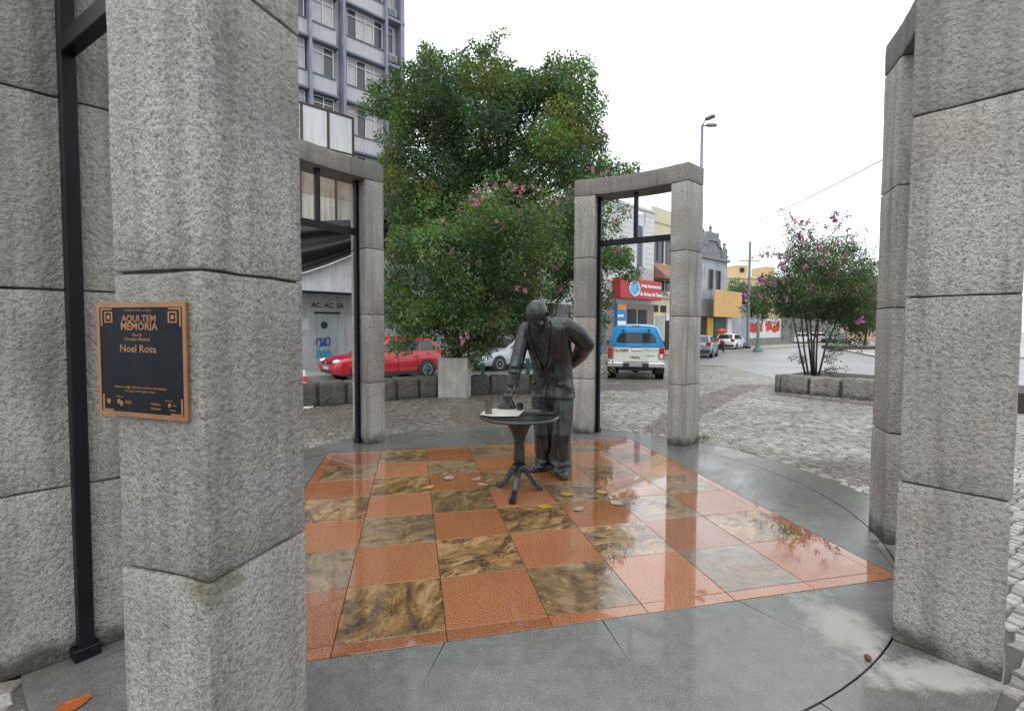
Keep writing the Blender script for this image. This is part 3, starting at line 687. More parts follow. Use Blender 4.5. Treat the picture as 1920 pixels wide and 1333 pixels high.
flowers(t, [(1110, 318), (1127, 325), (1140, 322), (1062, 370), (1045, 382, .8), (1068, 350, .7), (1080, 395, .8), (1040, 505, 1.2), (1035, 500, 1.0), (1160, 420, .8), (1157, 470, 1.1), (1150, 410, .7), (1172, 398, .6), (1040, 537, .9), (1050, 542, .9), (1030, 380, .6), (1065, 455, .5), (1070, 395, .8), (1178, 455, .6), (1142, 580, .9)], 11.4, o2, M_petal, seed=4)
M3 = [(1398, 560), (1408, 540), (1432, 520), (1452, 500), (1470, 486), (1466, 462), (1480, 440), (1490, 425), (1520, 425), (1545, 438), (1580, 432), (1600, 450), (1620, 470), (1650, 490), (1655, 560), (1648, 600), (1625, 628), (1600, 640), (1585, 622), (1560, 612), (1520, 605), (1480, 598), (1440, 590), (1412, 590)]
b3 = gnd(1528, 712, 0.30); b3 = at(1528, 703, 11.9); o3 = Vector((b3.x, b3.y, 0.28)); t = empty('crape_myrtle', o3, 0, 'airy multi-stemmed tree with magenta blossoms above the pale stone wall', 'tree', 'pink-flowered crape myrtles')
cl = polyclumps(M3, 400, 11.9, 1.3, 0.14, 0.36, 28, o3)
cl = [c for c in cl if c[0].z < 2.95 or random.random() < .5]
tw = [((1480, 440), [(1466, 398), (1478, 404), (1492, 412), (1500, 425)]), ((1560, 440), [(1585, 412), (1592, 402), (1572, 425)]), ((1520, 440), [(1505, 420), (1528, 425)]), ((1470, 480), [(1445, 470), (1430, 474), (1416, 480), (1460, 478)]), ((1600, 470), [(1620, 455), (1640, 470), (1632, 490)]), ((1580, 450), [(1605, 440), (1618, 432)]), ((1500, 450), [(1472, 436), (1482, 428)]),
      ((1512, 672), [(1495, 664), (1486, 670), (1500, 674), (1505, 676)]), ((1545, 668), [(1560, 664), (1568, 672), (1556, 678), (1562, 690)]), ((1540, 696), [(1556, 695), (1570, 693), (1584, 692)]), ((1550, 655), [(1562, 654), (1572, 660)]), ((1615, 630), [(1600, 645), (1612, 655), (1590, 640), (1622, 640)]), ((1400, 575), [(1388, 580), (1396, 588)])]
for root_, tips in tw:
    bt = MB()
    a = at(*root_, 11.9) - o3
    for u, v in tips:
        c = at(u, v, 11.9 + random.uniform(-.3, .3)) - o3; bt.tube([a, (a + c) / 2 + Vector((0, 0, .03)), c], [.008, .006, .003], 4)
        cl += [(c, .10, None), ((a + c) / 2, .08, None)]
    bt.build('twig', M_bark, t)
cl += [(at(u, v, 11.6 + .5 * random.random()) - o3, random.uniform(.10, .2), None) for u, v in ((1560, 622), (1575, 632), (1588, 640), (1600, 628), (1612, 640), (1546, 614), (1500, 612), (1480, 606), (1460, 604), (1530, 612), (1515, 618), (1622, 618), (1592, 652), (1440, 598), (1420, 592), (1555, 634))]
foliage('crown', cl, 2500, 0.055, [(0.066, 0.115, 0.045), (0.085, 0.138, 0.05), (0.10, 0.145, 0.065), (0.06, 0.095, 0.055), (0.135, 0.12, 0.07), (0.085, 0.125, 0.045)], t, seed=29, asp=0.5)
M_bark2 = simple('wet_reddish_bark', (0.055, 0.033, 0.030), 0.5, var=0.4, scale=8, bmp=0.01, bscale=18)
for base, mid, top in (((1512, 703), (1500, 660), (1488, 600)), ((1517, 704), (1508, 655), (1502, 590)), ((1522, 704), (1522, 650), (1518, 580)), ((1530, 704), (1531, 660), (1536, 570)), ((1534, 703), (1548, 650), (1572, 596)), ((1524, 704), (1516, 640), (1508, 560)), ((1526, 704), (1526, 640), (1545, 540))):
    yb = 11.9 + random.uniform(-.12, .12); yt = 11.9 + random.uniform(-.7, .7)
    a = at(*base, yb) - o3; a.z = -0.05; MB().tube([a, at(*mid, (yb + yt) / 2) - o3, at(*top, yt) - o3, at(top[0] + random.uniform(-25, 25), top[1] - 70, yt) - o3], [.026, .021, .016, .008], 7).build('trunk', M_bark2, t, smooth=True)
flowers(t, [(1490, 415), (1502, 418), (1515, 416), (1497, 442, 1.2), (1520, 445, 1.0), (1565, 408, 1.2), (1568, 400, .9), (1532, 462, 1.2), (1475, 486, 1.1), (1460, 482, .8), (1467, 497, .9), (1430, 480, .7), (1440, 478, .7), (1425, 520, 1.2), (1430, 528, 1.2), (1398, 548, 1.0), (1397, 558, 1.0), (1566, 508, .9), (1600, 512, 1.0), (1521, 540, .8), (1612, 600, 1.1), (1425, 555, .6), (1480, 545, .5), (1527, 548, .6), (1570, 455, .6), (1600, 455, .6), (1640, 560, .7), (1645, 596, .7), (1484, 408, .6), (1552, 520, .6), (1506, 430, .6), (1500, 470, .8), (1545, 470, .8), (1510, 500, .7), (1585, 480, .8), (1610, 540, .8), (1450, 530, .8), (1470, 520, .7), (1540, 490, .7), (1620, 500, .7), (1580, 550, .7), (1475, 560, .7), (1550, 425, .8), (1505, 455, .7), (1590, 430, .7), (1634, 530, .6), (1495, 530, .6)], 11.3, o3, M_petal2, seed=5)
M_orf = simple('orange_petals', (0.75, 0.33, 0.03), 0.6, var=0.2)
flowers(t, [(1607, 582, .7, -.3), (1590, 632, .6, -.3)], 11.3, o3, M_orf, n=8, seed=6)
# trees farther off
def far_tree(poly, Y, depth, n, rlo, rhi, label, seed, size, per, cols):
    u = sum(p[0] for p in poly) / len(poly); b = at(u, 614, Y); t = empty('leafy_tree', (b.x, b.y, ROADZ), 0, label, 'tree', 'trees along the far street'); o = Vector(t.location)
    cl = polyclumps(poly, n, Y, depth, rlo, rhi, seed, o); foliage('crown', cl, per, size, cols, t, seed=seed)
    zc = max(1.5, sum(c[0].z for c in cl) / len(cl)); limbs(t, (0, 0, 0), [Vector((0, 0, zc * .7)), Vector((.5, .2, zc * .8))], [cl[i][0] for i in range(0, n, 9)], .16, seed)
far_tree([(1362, 560), (1366, 528), (1385, 520), (1405, 532), (1425, 535), (1440, 560), (1440, 600), (1400, 590)], 52, 2.5, 90, .5, 1.1, 'dark green tree behind the yellow sign board', 41, .26, 230, gc)
far_tree([(1560, 560), (1580, 530), (1610, 520), (1650, 525), (1690, 540), (1700, 630), (1640, 628), (1600, 625), (1570, 620)], 58, 4, 130, .8, 1.7, 'dark tree behind the right end of the flowering tree', 42, .30, 170, gc)
far_tree([(1450, 600), (1470, 560), (1510, 545), (1550, 560), (1565, 600), (1555, 628), (1520, 622), (1480, 615)], 84, 4, 90, .9, 2.0, 'distant tree seen low through the flowering tree', 43, .36, 140, gc)
# grass tuft by the portal pillar and leaves on the wet floor
M_grass = simple('grass_blade', (0.06, 0.15, 0.02), 0.5, var=0.3)
g0 = gnd(1320, 822); b = MB(); rd = random.Random(3)
for k in range(70):
    x, y = rd.gauss(0, .09), rd.gauss(0, .05); a = rd.uniform(0, 6.28); h = rd.uniform(.03, .085); d = Vector((math.cos(a), math.sin(a), 0))
    b.add([(x - d.y * .005, y + d.x * .005, 0), (x + d.y * .005, y - d.x * .005, 0), Vector((x, y, h)) + d * h * .6], [(0, 1, 2)])
tag(b.build('grass_tuft', M_grass, None, (g0.x, g0.y, -.005)), 'small green grass tuft at the foot of the granite pillar', 'grass', kind='stuff')
def leaf_mesh(seed):
    rd = random.Random(seed); b = MB(); n = 7; L = .15; top = []; 
    vs = []; fs = []
    for i in range(n + 1):
        f = i / n; w = .052 * math.sin(math.pi * min(1, f * .93 + .05)) ** .8 + .001; y = (f - .5) * L; z = .006 + .010 * (f - .4) ** 2 * 4 + .002 * math.sin(5 * f + seed)
        vs += [(-w, y, z + .006 + .004 * math.sin(7 * f)), (0, y, z), (w, y, z + .006)]
    for i in range(n):
        for k in range(2): fs.append((i * 3 + k, i * 3 + k + 1, i * 3 + k + 4, i * 3 + k + 3))
    b.add(vs, fs); b.tube([(0, -.5 * L, .008), (0, -.5 * L - .03, .012)], .002, 5)
    return b
M_ly = simple('yellow_leaf', (0.36, 0.215, 0.035), 0.3, var=0.35, scale=38, bmp=.002, bscale=90); M_lw = simple('pale_leaf', (0.27, 0.215, 0.175), 0.3, var=0.3, scale=38, bmp=.002, bscale=90); M_lo = simple('orange_leaf', (0.30, 0.075, 0.016), 0.3, var=0.45, scale=38, bmp=.002, bscale=90)
LF = [(803, 914, 'y', 'broad yellow leaf near the table on the side of the dark portal'), (842, 896, 'w', 'pale pointed leaf lying alone on a red tile'), (893, 898, 'w', 'upper of two overlapping pale leaves beside the table'), (906, 909, 'w', 'lower of two overlapping pale leaves beside the table'), (673, 914, 'y', None),
      (1063, 927, 'y', 'round yellow leaf on a dark tile before the shoes'), (1130, 923, 'y', 'yellow leaf on the dark tile right of the statue'), (1022, 950, 'y', 'yellow leaf on a veined tile just in front of the table foot'), (1085, 954, 'w', 'pale leaf on the red tile in front of the table'), (1156, 943, 'w', 'pale leaf at the edge of the bright wet reflection'), (135, 1321, 'o', 'orange leaf at the foot of the pillar with the steel post'), (826, 809, 'w', 'small white leaf on the grey slab between the far portals')]
for i, (u, v, c, lab) in enumerate(LF):
    if u == 673: u, v, lab = 800, 912, None; continue
    p = gnd(u, v, .002); ob = leaf_mesh(i).build('fallen_leaf', {'y': M_ly, 'w': M_lw, 'o': M_lo}[c], None, (p.x, p.y, .001), (0, 0, random.uniform(0, 6.28)), smooth=True)
    tag(ob, lab, 'leaf', 'fallen leaves on the wet paving'); k = .62 if u == 826 else .74 if u == 135 else random.uniform(.72, .95); ob.scale = (k, k, k * .4)
M_lit = simple('brown_leaf_litter', (.10, .05, .028), .6, var=.6, scale=25)
def litter(name, spots, n, sd):
    rd = random.Random(sd); b = MB()
    for k in range(n):
        (x0, y0), (x1, y1), w = rd.choice(spots); f = rd.random(); d = Vector((x1 - x0, y1 - y0, 0)).normalized(); q = abs(rd.gauss(0, w)); x, y = x0 + (x1 - x0) * f + d.y * q, y0 + (y1 - y0) * f - d.x * q
        a = rd.uniform(0, 6.28); s_ = rd.uniform(.008, .024); e = Vector((math.cos(a), math.sin(a), rd.uniform(-.2, .3))) * s_; f2 = Vector((-math.sin(a), math.cos(a), .2)) * s_ * .45; c = Vector((x, y, gz(x, y) + .012))
        b.add([c - e, c - f2, c + e, c + f2], [(0, 1, 2, 3)])
    tag(b.build(name, M_lit), kind='stuff')
def _p2(u, v): q = gnd(u, v); return (q.x, q.y)
litter('leaf_litter', [(_p2(1449, 733), _p2(1640, 754), .10), (_p2(560, 768), _p2(826, 746), .35), (_p2(880, 744), _p2(1070, 738), .4), (_p2(640, 780), _p2(860, 775), .5), (_p2(1300, 760), _p2(1500, 800), .6)], 1500, 9)
nb = gnd(1627, 1238)
nt_ = MB().ball((0, 0, .013), (.013, .016, .013), n=14, m=9).build('fallen_nut', simple('brown_husk', (0.10, 0.03, 0.025), 0.4, var=.3, scale=60), None, (nb.x, nb.y, 0), smooth=True)
tag(nt_, 'small round reddish nut lying on a slab joint', 'nut')

# ------------------------------------------------------------------ buildings of the street front (local x along the street, y inward, z up)
M_glass = None
def glass_mat(name, col, rough=0.06, spec=0.6):
    m, nt, bs, L = newmat(name); p = pos(nt)
    L.new(mixc(nt, noi(nt, p, 1.5, 3), tuple(c * .6 for c in col), tuple(c * 1.4 for c in col)), bs.inputs['Base Color'])
    bs.inputs['Roughness'].default_value = rough; bs.inputs['Specular IOR Level'].default_value = spec; return m
M_glass = glass_mat('window_glass', (0.05, 0.06, 0.065)); M_blind = simple('pale_window_blind', (0.42, 0.41, 0.42), 0.25, var=0.1, scale=3, spec=0.6)
M_dark = simple('dark_interior', (0.012, 0.012, 0.013), 0.6, var=0.3)
M_alu = simple('white_window_frame', (0.62, 0.63, 0.64), 0.4, var=0.06)
M_tess = simple('grey_blue_mosaic_wall', (0.43, 0.435, 0.46), 0.6, var=0.10, scale=14, bmp=0.003, bscale=30, streak=0.3)
M_blue = simple('blue_painted_concrete', (0.225, 0.243, 0.31), 0.6, var=0.15, scale=2, streak=0.4)
M_bldk = simple('dark_blue_slab', (0.11, 0.135, 0.18), 0.6, var=0.2)
def P(name, m, parent, *boxes, bevel=0.0):
    b = MB()
    for x in boxes: b.box(*x)
    return b.build(name, m, parent, bevel=bevel)
def window(par, x0, x1, y, z0, z1, n=2, transom=0.0, blind=(), glass=None, fr=.045, m=None, glz=None):
    """one window: frame mesh, its panes as sub-parts; y is the plane of the glass, street at -y"""
    b = MB(); m = m or M_alu; xs = [x0 + (x1 - x0) * i / n for i in range(n + 1)]
    for x in xs: b.box(x - fr / 2, x + fr / 2, y - .05, y + .03, z0 + fr, z1 - fr)
    b.box(x0 - fr / 2, x1 + fr / 2, y - .05, y + .03, z0, z0 + fr); b.box(x0 - fr / 2, x1 + fr / 2, y - .05, y + .03, z1 - fr, z1)
    zt = z1 - transom if transom else None
    if zt:
        for i in range(n): b.box(xs[i] + fr / 2, xs[i + 1] - fr / 2, y - .045, y + .028, zt - fr / 2, zt + fr / 2)
    w = b.build('window', m, par)
    for i in range(n):
        for (a, c) in ([(z0, zt), (zt, z1)] if zt else [(z0, z1)]):
            P('pane', M_blind if i in blind else (glz or M_glass), w, (xs[i] + .004, xs[i + 1] - .004, y + .032, y + .045, a + .004, c - .004))
    return w
def bld(name, s, y, label, cat='building', group=None):
    p = row(s, y, ROADZ); return empty(name, p, RA, label, cat, group)
Z0 = 0.0
# apartment tower, stepped back from the street
AS, AY = 0.0, 8.5
t = bld('apartment_building', AS, AY, 'tall grey apartment block with blue fins and rows of white-framed windows')
zf = lambda k: 13.67 - ROADZ * 0 + 2.9 * k      # sill of floor k above the road
P('wall', M_tess, t, (-9, 8.35, .55, 12, 0, 31)); P('side_wall', M_tess, t, (8.36, 8.6, .1, 11.8, 0, 31))
bays = [(-5.6, -4.4, 2, (0,)), (-4.1, -2.9, 2, ()), (-2.0, -.6, 2, (1,)), (1.15, 2.25, 2, (0,)), (2.72, 3.92, 2, (0,)), (4.78, 7.08, 4, (0, 2, 3))]
for x in (-6.2, -2.5, 0.7, 2.48, 4.45, 7.2): P('fin', M_blue, t, (x - .08, x + .08, -.18, .54, 0, 30.8))
P('corner_fin', M_blue, t, (8.2, 8.42, -.1, .54, 0, 30.8))
rd = random.Random(12)
for k in range(-4, 6):
    z = zf(k)
    if z < 1: continue
    for x0, x1, n, bl in bays:
        w = window(t, x0, x1, .30, z, z + 1.72, n, .42, blind=tuple(i for i in range(n) if i != 1 or rd.random() < .4) if rd.random() < .7 else tuple(i for i in range(n) if rd.random() < .4))
        P('sill', M_bldk, t, (x0 - .06, x1 + .06, .06, .54, z - .07, z - .004))
        P('spandrel', M_tess, t, (x0 - .14, x1 + .14, .12, .545, z - 1.02, z - .075))
        P('sun_slab', M_bldk, t, (x0 - .20, x1 + .22, -.12, .548, z - 1.15, z - 1.03))
    window(t, 7.42, 7.9, .42, z + .1, z + 1.75, 1, .4, blind=(0,) if k % 2 else ())
    ac = P('air_conditioner', M_tess, t, (7.45, 7.95, -.02, .5, z - .55, z - .12)); P('grille', M_bldk, ac, (7.5, 7.9, -.035, -.022, z - .5, z - .17))
    P('ledge', M_blue, t, (7.32, 8.5, -.12, .548, z - .9, z - .74))
# old shop with the roof boards, in front of the tower
M_tan = simple('stained_tan_plaster', (0.36, 0.30, 0.235), 0.8, var=0.22, scale=1.2, bmp=0.005, streak=0.75, dirt=(0.10, 0.07, 0.05))
M_wht = simple('grimy_white_plaster', (0.50, 0.51, 0.52), 0.7, var=0.14, scale=1.5, bmp=0.004, streak=0.5, dirt=(0.16, 0.16, 0.14))
M_panel = simple('weathered_white_board', (0.66, 0.67, 0.68), 0.5, var=0.08, scale=1.3, streak=0.35, dirt=(0.35, 0.30, 0.22))
M_rust = simple('rusty_steel', (0.075, 0.045, 0.04), 0.7, var=0.4, scale=7)
t = bld('shop_building', 0, 0, 'old grimy shop with white roof boards and a draped black net')
P('upper_wall', M_tan, t, (-9, 14.8, 0, 7.5, 7.35, 8.6)); P('middle_wall', simple('water_stained_plaster', (.50, .475, .43), .8, var=.2, scale=1.1, streak=.7, dirt=(.17, .12, .08)), t, (-9, 14.8, .012, 7.5, 3.95, 7.345)); P('lower_wall', M_wht, t, (-9, -1.6, 1.4, 7.5, 0, 3.35), (-1.6, 14.8, 1.401, 7.5, 0, 3.35))
P('soffit', M_dark, t, (-9, 14.8, .02, 7.4, 3.36, 3.94)); P('fascia', M_wht, t, (-9, 14.8, -1.0, .015, 3.36, 4.9), bevel=.02)
P('fascia_lip', M_wht, t, (-9, 14.8, -1.06, -1.003, 3.30, 3.52)); P('cornice', M_wht, t, (-9, 14.8, -.12, .6, 8.61, 8.82), bevel=.02)
for x in (-3.0, -1.1, .35, 1.9): P('downpipe', M_rust, t, (x, x + .07, -.075, -.005, 4.95, 8.55))
for i in range(-6, 1):
    x = i * 1.06 - .02; bd = P('roof_board', M_panel, t, (x + .05, x + 1.005, -.30, -.26, 9.0, 10.75))
    P('post', M_rust, bd, (x + 1.01, x + 1.10, -.34, -.24, 8.83, 10.76)); P('rail', M_rust, bd, (x + .05, x + 1.005, -.33, -.302, 9.22, 9.28)); P('rail', M_rust, bd, (x + .04, x + 1.10, -.33, -.24, 10.77, 10.85))
gm = simple('green_spray_paint', (0.02, 0.17, 0.10), 0.6)
gt = MB().tube([(.32, -.312, 9.15), (.45, -.312, 9.2), (.6, -.312, 9.1), (.75, -.312, 9.18), (.86, -.312, 9.08)], .03, 6).build('graffiti', gm, t)
M_door = simple('pale_green_steel_door', (0.36, 0.42, 0.41), 0.5, var=0.12, scale=3, streak=0.3)
M_gb1 = simple('blue_spray_paint', (0.02, 0.09, 0.34), 0.6, var=.1); M_gb2 = simple('light_blue_spray_paint', (0.04, 0.34, 0.50), 0.6, var=.1); M_blk = simple('black_paint', (0.015, 0.015, 0.016), 0.5)
# the doorway seen between the pillars
d = P('door', M_door, t, (.02, 1.0, 1.34, 1.39, .14, 2.45), bevel=.006)
for x in (.05, .28, .51, .74, .97): P('rib', M_door, d, (x - .012, x + .012, 1.325, 1.339, .2, 2.4))
P('door_frame', M_dark, t, (-.06, 1.08, 1.30, 1.393, 2.46, 2.54))
def wall_text(txt, size, m, par, x, y, z, bold=.0): 
    return link('lettering', text_mesh(txt, size, m, bold), par, (x, y, z), (math.pi / 2, 0, 0))
wall_text('AC. AC. SA', .30, M_blk, t, .55, 1.385, 2.83, .008)
for k in range(3): MB().tube([(.10 + .2 * k + .10 * math.cos(a), 1.318, 1.15 + .19 * math.sin(a * (1 + k % 2)) + .03 * k) for a in [i * .5 for i in range(-3, 8 + k)]], .032, 5).build('spray_tag', M_gb1, d)
for k in range(3): MB().tube([(.05 + .22 * k, 1.316, .5), (.10 + .22 * k, 1.316, .85), (.2 + .22 * k, 1.316, .7 - .05 * k), (.24 + .22 * k, 1.316, .45)], .06, 5).build('spray_tag', M_gb2, d)
P('notice', M_panel, t, (-.62, -.32, 1.383, 1.398, 1.75, 2.25)); P('side_door', simple('dark_green_door', (0.02, 0.045, 0.035), .5), t, (-2.2, -1.28, 1.36, 1.398, .12, 2.85))
MB().ball((.35, 1.318, 1.95), (.16, .008, .17), n=10, m=6).build('graffiti', M_blk, d)
for k in range(7):     # white louvred shutter further along the shop front
    sh = P('shutter', M_panel, t, (4.6 + k * 1.4, 5.85 + k * 1.4, 1.34, 1.39, .3, 2.9))
    P('slat', M_wht, sh, *[(4.62 + k * 1.4, 5.83 + k * 1.4, 1.31, 1.338, .36 + j * .2, .48 + j * .2) for j in range(12)])
# draped black net hanging in folds from the upper wall to the canopy edge
def net():
    nu, nv = 60, 24; vs = []; fs = []
    for i in range(nu + 1):
        u = i / nu; x = -5.4 + u * 7.4; zt = 5.35 + 1.25 * u ** 1.2; zb = 4.0 + .1 * u + (1.55 * max(0, (u - .45) / .55) ** 1.1)
        for j in range(nv + 1):
            v = j / nv; f = math.sin(v * 15 + 3.2 * u + 0.8 * math.sin(5 * u)) * .17 + math.sin(v * 33 + 7 * u) * .03
            sag = -.42 * math.sin(math.pi * u) * v * (1 - .3 * v)
            vs.append((x, -1.10 - .25 * math.sin(math.pi * v) + f, zt + (zb - zt) * v + sag))
    for i in range(nu):
        for j in range(nv): fs.append((i * (nv + 1) + j, (i + 1) * (nv + 1) + j, (i + 1) * (nv + 1) + j + 1, i * (nv + 1) + j + 1))
    ob = MB().add(vs, fs).build('black_net', simple('black_shade_cloth', (0.011, 0.0115, 0.014), 0.6, var=.3, scale=6), None, row(0, 0, ROADZ), (0, 0, RA), smooth=True)
    so = ob.modifiers.new('thickness', 'SOLIDIFY'); so.thickness = .012
    tag(ob, 'black shade net draped in folds across the old shop front', 'net')
    MB().tube([(vs[i * (nv + 1) + nv][0], vs[i * (nv + 1) + nv][1] - .02, vs[i * (nv + 1) + nv][2] - .02) for i in range(nu + 1)], .03, 6).build('hem', M_panel, ob)
net()
# white building with the red shop sign
M_side = simple('white_grooved_cladding', (0.60, 0.61, 0.61), 0.55, var=0.07, scale=.8, streak=0.35, dirt=(0.3, 0.3, 0.28))
M_redsign = simple('red_sign_panel', (0.40, 0.018, 0.028), 0.35, var=.1); M_txtw = simple('white_lettering', (0.8, 0.8, 0.8), 0.4, var=.03)
t = bld('shop_building', 15.6, 0, 'white clad building with a red lettered sign behind the blue canopy pickup')
W = 9.8
P('core', M_side, t, (0, W, .25, 8, 0, 10.4)); P('ground_wall', simple('brown_stone_facing', (.22, .19, .16), .6, var=.3, scale=9), t, (0, W, .10, .249, 0, 3.7))
for i in range(14):
    z = 5.2 + i * .40
    P('cladding_board', M_side, t, (0, 7.5, .16, .249, z + .02, z + .40), (8.55, W, .16, .249, z + .02, z + .40))
P('recess', M_bldk, t, (7.52, 8.53, .235, .248, 5.2, 9.6)); P('pipe', M_side, t, (8.2, 8.5, .1, .234, 5.2, 9.6))
P('coping', M_side, t, (-.05, W + .02, .05, .6, 10.79, 10.95)); P('balcony_rail', M_alu, t, *[(7.6 + .13 * i, 7.63 + .13 * i, .02, .06, 5.3, 6.5) for i in range(16)])
sg = P('shop_sign', M_redsign, t, (4.5, W - .02, -.55, .08, 4.02, 5.45), bevel=.02)
lg = MB().lathe([(.62, 0), (.62, .03), (.55, .035)], 28).build('emblem', simple('sign_emblem_blue', (.10, .35, .55), .4, var=.5, scale=3), sg, (6.2, -.555, 4.76), (math.pi / 2, 0, 0), smooth=False)
MB().tube([(6.2 + .64 * math.cos(a * math.pi / 14), -.57, 4.76 + .52 * math.sin(a * math.pi / 14)) for a in range(29)], .045, 6).build('emblem_ring', M_txtw, sg)
wall_text('Igreja Internacional', .345, M_txtw, sg, 8.4, -.556, 5.02, .012); wall_text('da Graça de Deus', .40, M_txtw, sg, 8.38, -.556, 4.42, .014)
M_bannerb = simple('blue_banner', (0.02, 0.22, 0.52), .5, var=.2); M_bannero = simple('orange_banner', (.70, .25, .02), .5)
bn = P('banner', M_bannerb, t, (4.75, 5.85, -.12, .09, 1.2, 3.7))
P('banner_stripe', M_txtw, bn, (4.8, 5.8, -.135, -.122, 1.35, 1.75), (4.8, 5.8, -.135, -.122, 2.0, 2.4), (4.8, 5.5, -.135, -.122, 2.7, 2.85)); P('banner_stripe', M_bannero, bn, (4.8, 5.8, -.135, -.122, 3.2, 3.62))
for x in (6.3, 7.7): P('door', M_dark, t, (x, x + 1.05, .03, .098, .1, 3.3), bevel=.01)
for x in (0.6, 2.4): P('door', M_bldk, t, (x, x + 1.3, .03, .098, .1, 3.0), bevel=.01)
P('window_band', M_glass, t, (.5, 6.5, .12, .158, 6.3, 7.6))
# cream building
M_cream = simple('cream_plaster', (0.60, 0.55, 0.38), 0.7, var=0.08, scale=1.2, bmp=.003, streak=0.3, dirt=(.28, .24, .15)); M_awn = simple('brown_awning', (0.27, 0.13, 0.09), .6, var=.12)
t = bld('shop_building', 25.45, .3, 'cream three storey building with a brown awning beside the white one')
P('wall', M_cream, t, (0, 6.4, .2, 8, 0, 11.0), bevel=.02); P('parapet', M_cream, t, (.0, 3.2, .12, .199, 10.3, 11.45), (3.2, 6.4, .12, .199, 10.0, 11.2)); P('band', M_cream, t, (0, 6.4, -.05, .198, 4.35, 4.55), (0, 6.4, -.0, .198, 9.2, 9.4))
for x0, x1 in ((.15, 1.75), (2.2, 3.8), (4.3, 5.9)): window(t, x0, x1, .15, 7.15, 9.05, 2, glz=M_glass, m=M_bldk)
for x0, x1 in ((.2, 1.9), (2.3, 4.0)): window(t, x0, x1, .15, 4.9, 5.75, 2, m=M_bldk); 
aw = MB().add([(.02, .1, 7.0), (4.4, .1, 7.0), (4.4, -1.1, 6.0), (.02, -1.1, 6.0), (.02, .1, 5.85), (4.4, .1, 5.85), (4.4, -1.1, 5.75), (.02, -1.1, 5.75)], [(0, 3, 2, 1), (4, 5, 6, 7), (0, 4, 7, 3), (1, 2, 6, 5), (3, 7, 6, 2), (0, 1, 5, 4)]).build('awning', M_awn, t)
for x in (.5, 2.3): P('air_conditioner', M_alu, t, (x + 1.4, x + 2.0, -.25, .19, 4.6, 4.88))
for x in (.35, 1.55): P('vent', M_dark, t, (x, x + .85, .15, .198, 3.2, 3.75))
P('door', M_door, t, (.9, 2.0, .14, .198, .1, 2.9)); P('door', M_dark, t, (2.3, 3.6, .14, .198, .1, 2.5)); P('door_head', M_panel, t, (2.3, 3.6, .1, .139, 2.55, 3.1))
# old grey house with the stepped, finialled gable
M_old = simple('weathered_grey_stucco', (0.37, 0.40, 0.44), 0.8, var=0.2, scale=1.2, bmp=.006, streak=0.7, dirt=(.07, .07, .07)); M_orn = simple('grey_cement_ornament', (.20, .205, .22), .8, var=.3, scale=3)
t = bld('old_house', 31.9, .0, 'old grey house with a curved gable crowned by small finials')
P('wall', M_old, t, (0, 6.4, .2, 9, 0, 8.4))
gp = [(x * 1.23, z) for x, z in [(0, 8.41), (5.2, 8.41), (5.2, 9.5), (4.75, 9.5), (4.6, 9.2), (4.2, 9.35), (4.05, 9.75), (4.0, 10.2), (3.55, 10.25), (3.3, 10.7), (1.9, 10.7), (1.65, 10.25), (1.2, 10.2), (1.15, 9.75), (1.0, 9.35), (.6, 9.2), (.45, 9.5), (0, 9.5)]]
MB().prism_y(gp, .2, .6).build('gable', M_orn, t, bevel=.02)
MB().tube([(x, .16, z - .75) for x, z in gp[2:][::-1]], .10, 6).build('gable_moulding', M_orn, t); P('cornice', M_orn, t, (-.1, 6.5, -.05, .199, 8.2, 8.45))
for x, z in ((.3, 9.5), (1.75, 10.22), (3.2, 10.7), (4.65, 10.22), (6.1, 9.5)): MB().lathe([(.14, 0), (.14, .15), (.07, .22), (.17, .38), (.17, .46), (.05, .6), (.02, .75)], 10).build('finial', M_orn, t, (x, .4, z), smooth=True)
for x in (2.6, 4.1): window(t, x, x + .8, .15, 5.5, 7.3, 1, m=M_orn, glz=M_dark)
P('lower_band', M_orn, t, (0, 6.4, .1, .198, 3.0, 4.6)); P('green_dado', simple('dark_green_dado', (.03, .09, .06), .5), t, (.1, 1.0, .08, .197, 0, 1.1)); P('white_pier', M_panel, t, (.1, 1.0, .081, .197, 1.12, 2.98))
# shop with the yellow board
t = bld('shop_building', 33.9, -.9, 'low shop with a big yellow sign board and orange doorway')
M_yel = simple('yellow_sign_board', (.60, .37, .13), .5, var=.08, scale=1, streak=.15)
P('wall', M_old, t, (4.42, 9.6, 1.2, 7, 0, 4.4)); P('interior', M_dark, t, (-1.0, 5.3, .985, 1.08, 0, 3.0))
for i in range(6): P('sign_board', M_yel, t, (-.3 + i * .94, .635 + i * .94, .0, .12, 2.95, 5.35), bevel=.01)
P('doorway', simple('orange_shop_door', (.55, .30, .03), .5, var=.3), t, (.25, 1.4, .9, .98, .05, 2.9)); P('shutter', simple('dark_green_shutter', (.015, .06, .045), .5), t, (1.65, 4.0, .9, .98, .05, 2.9)); P('pier', M_panel, t, (4.1, 5.0, .8, .98, 0, 2.9))
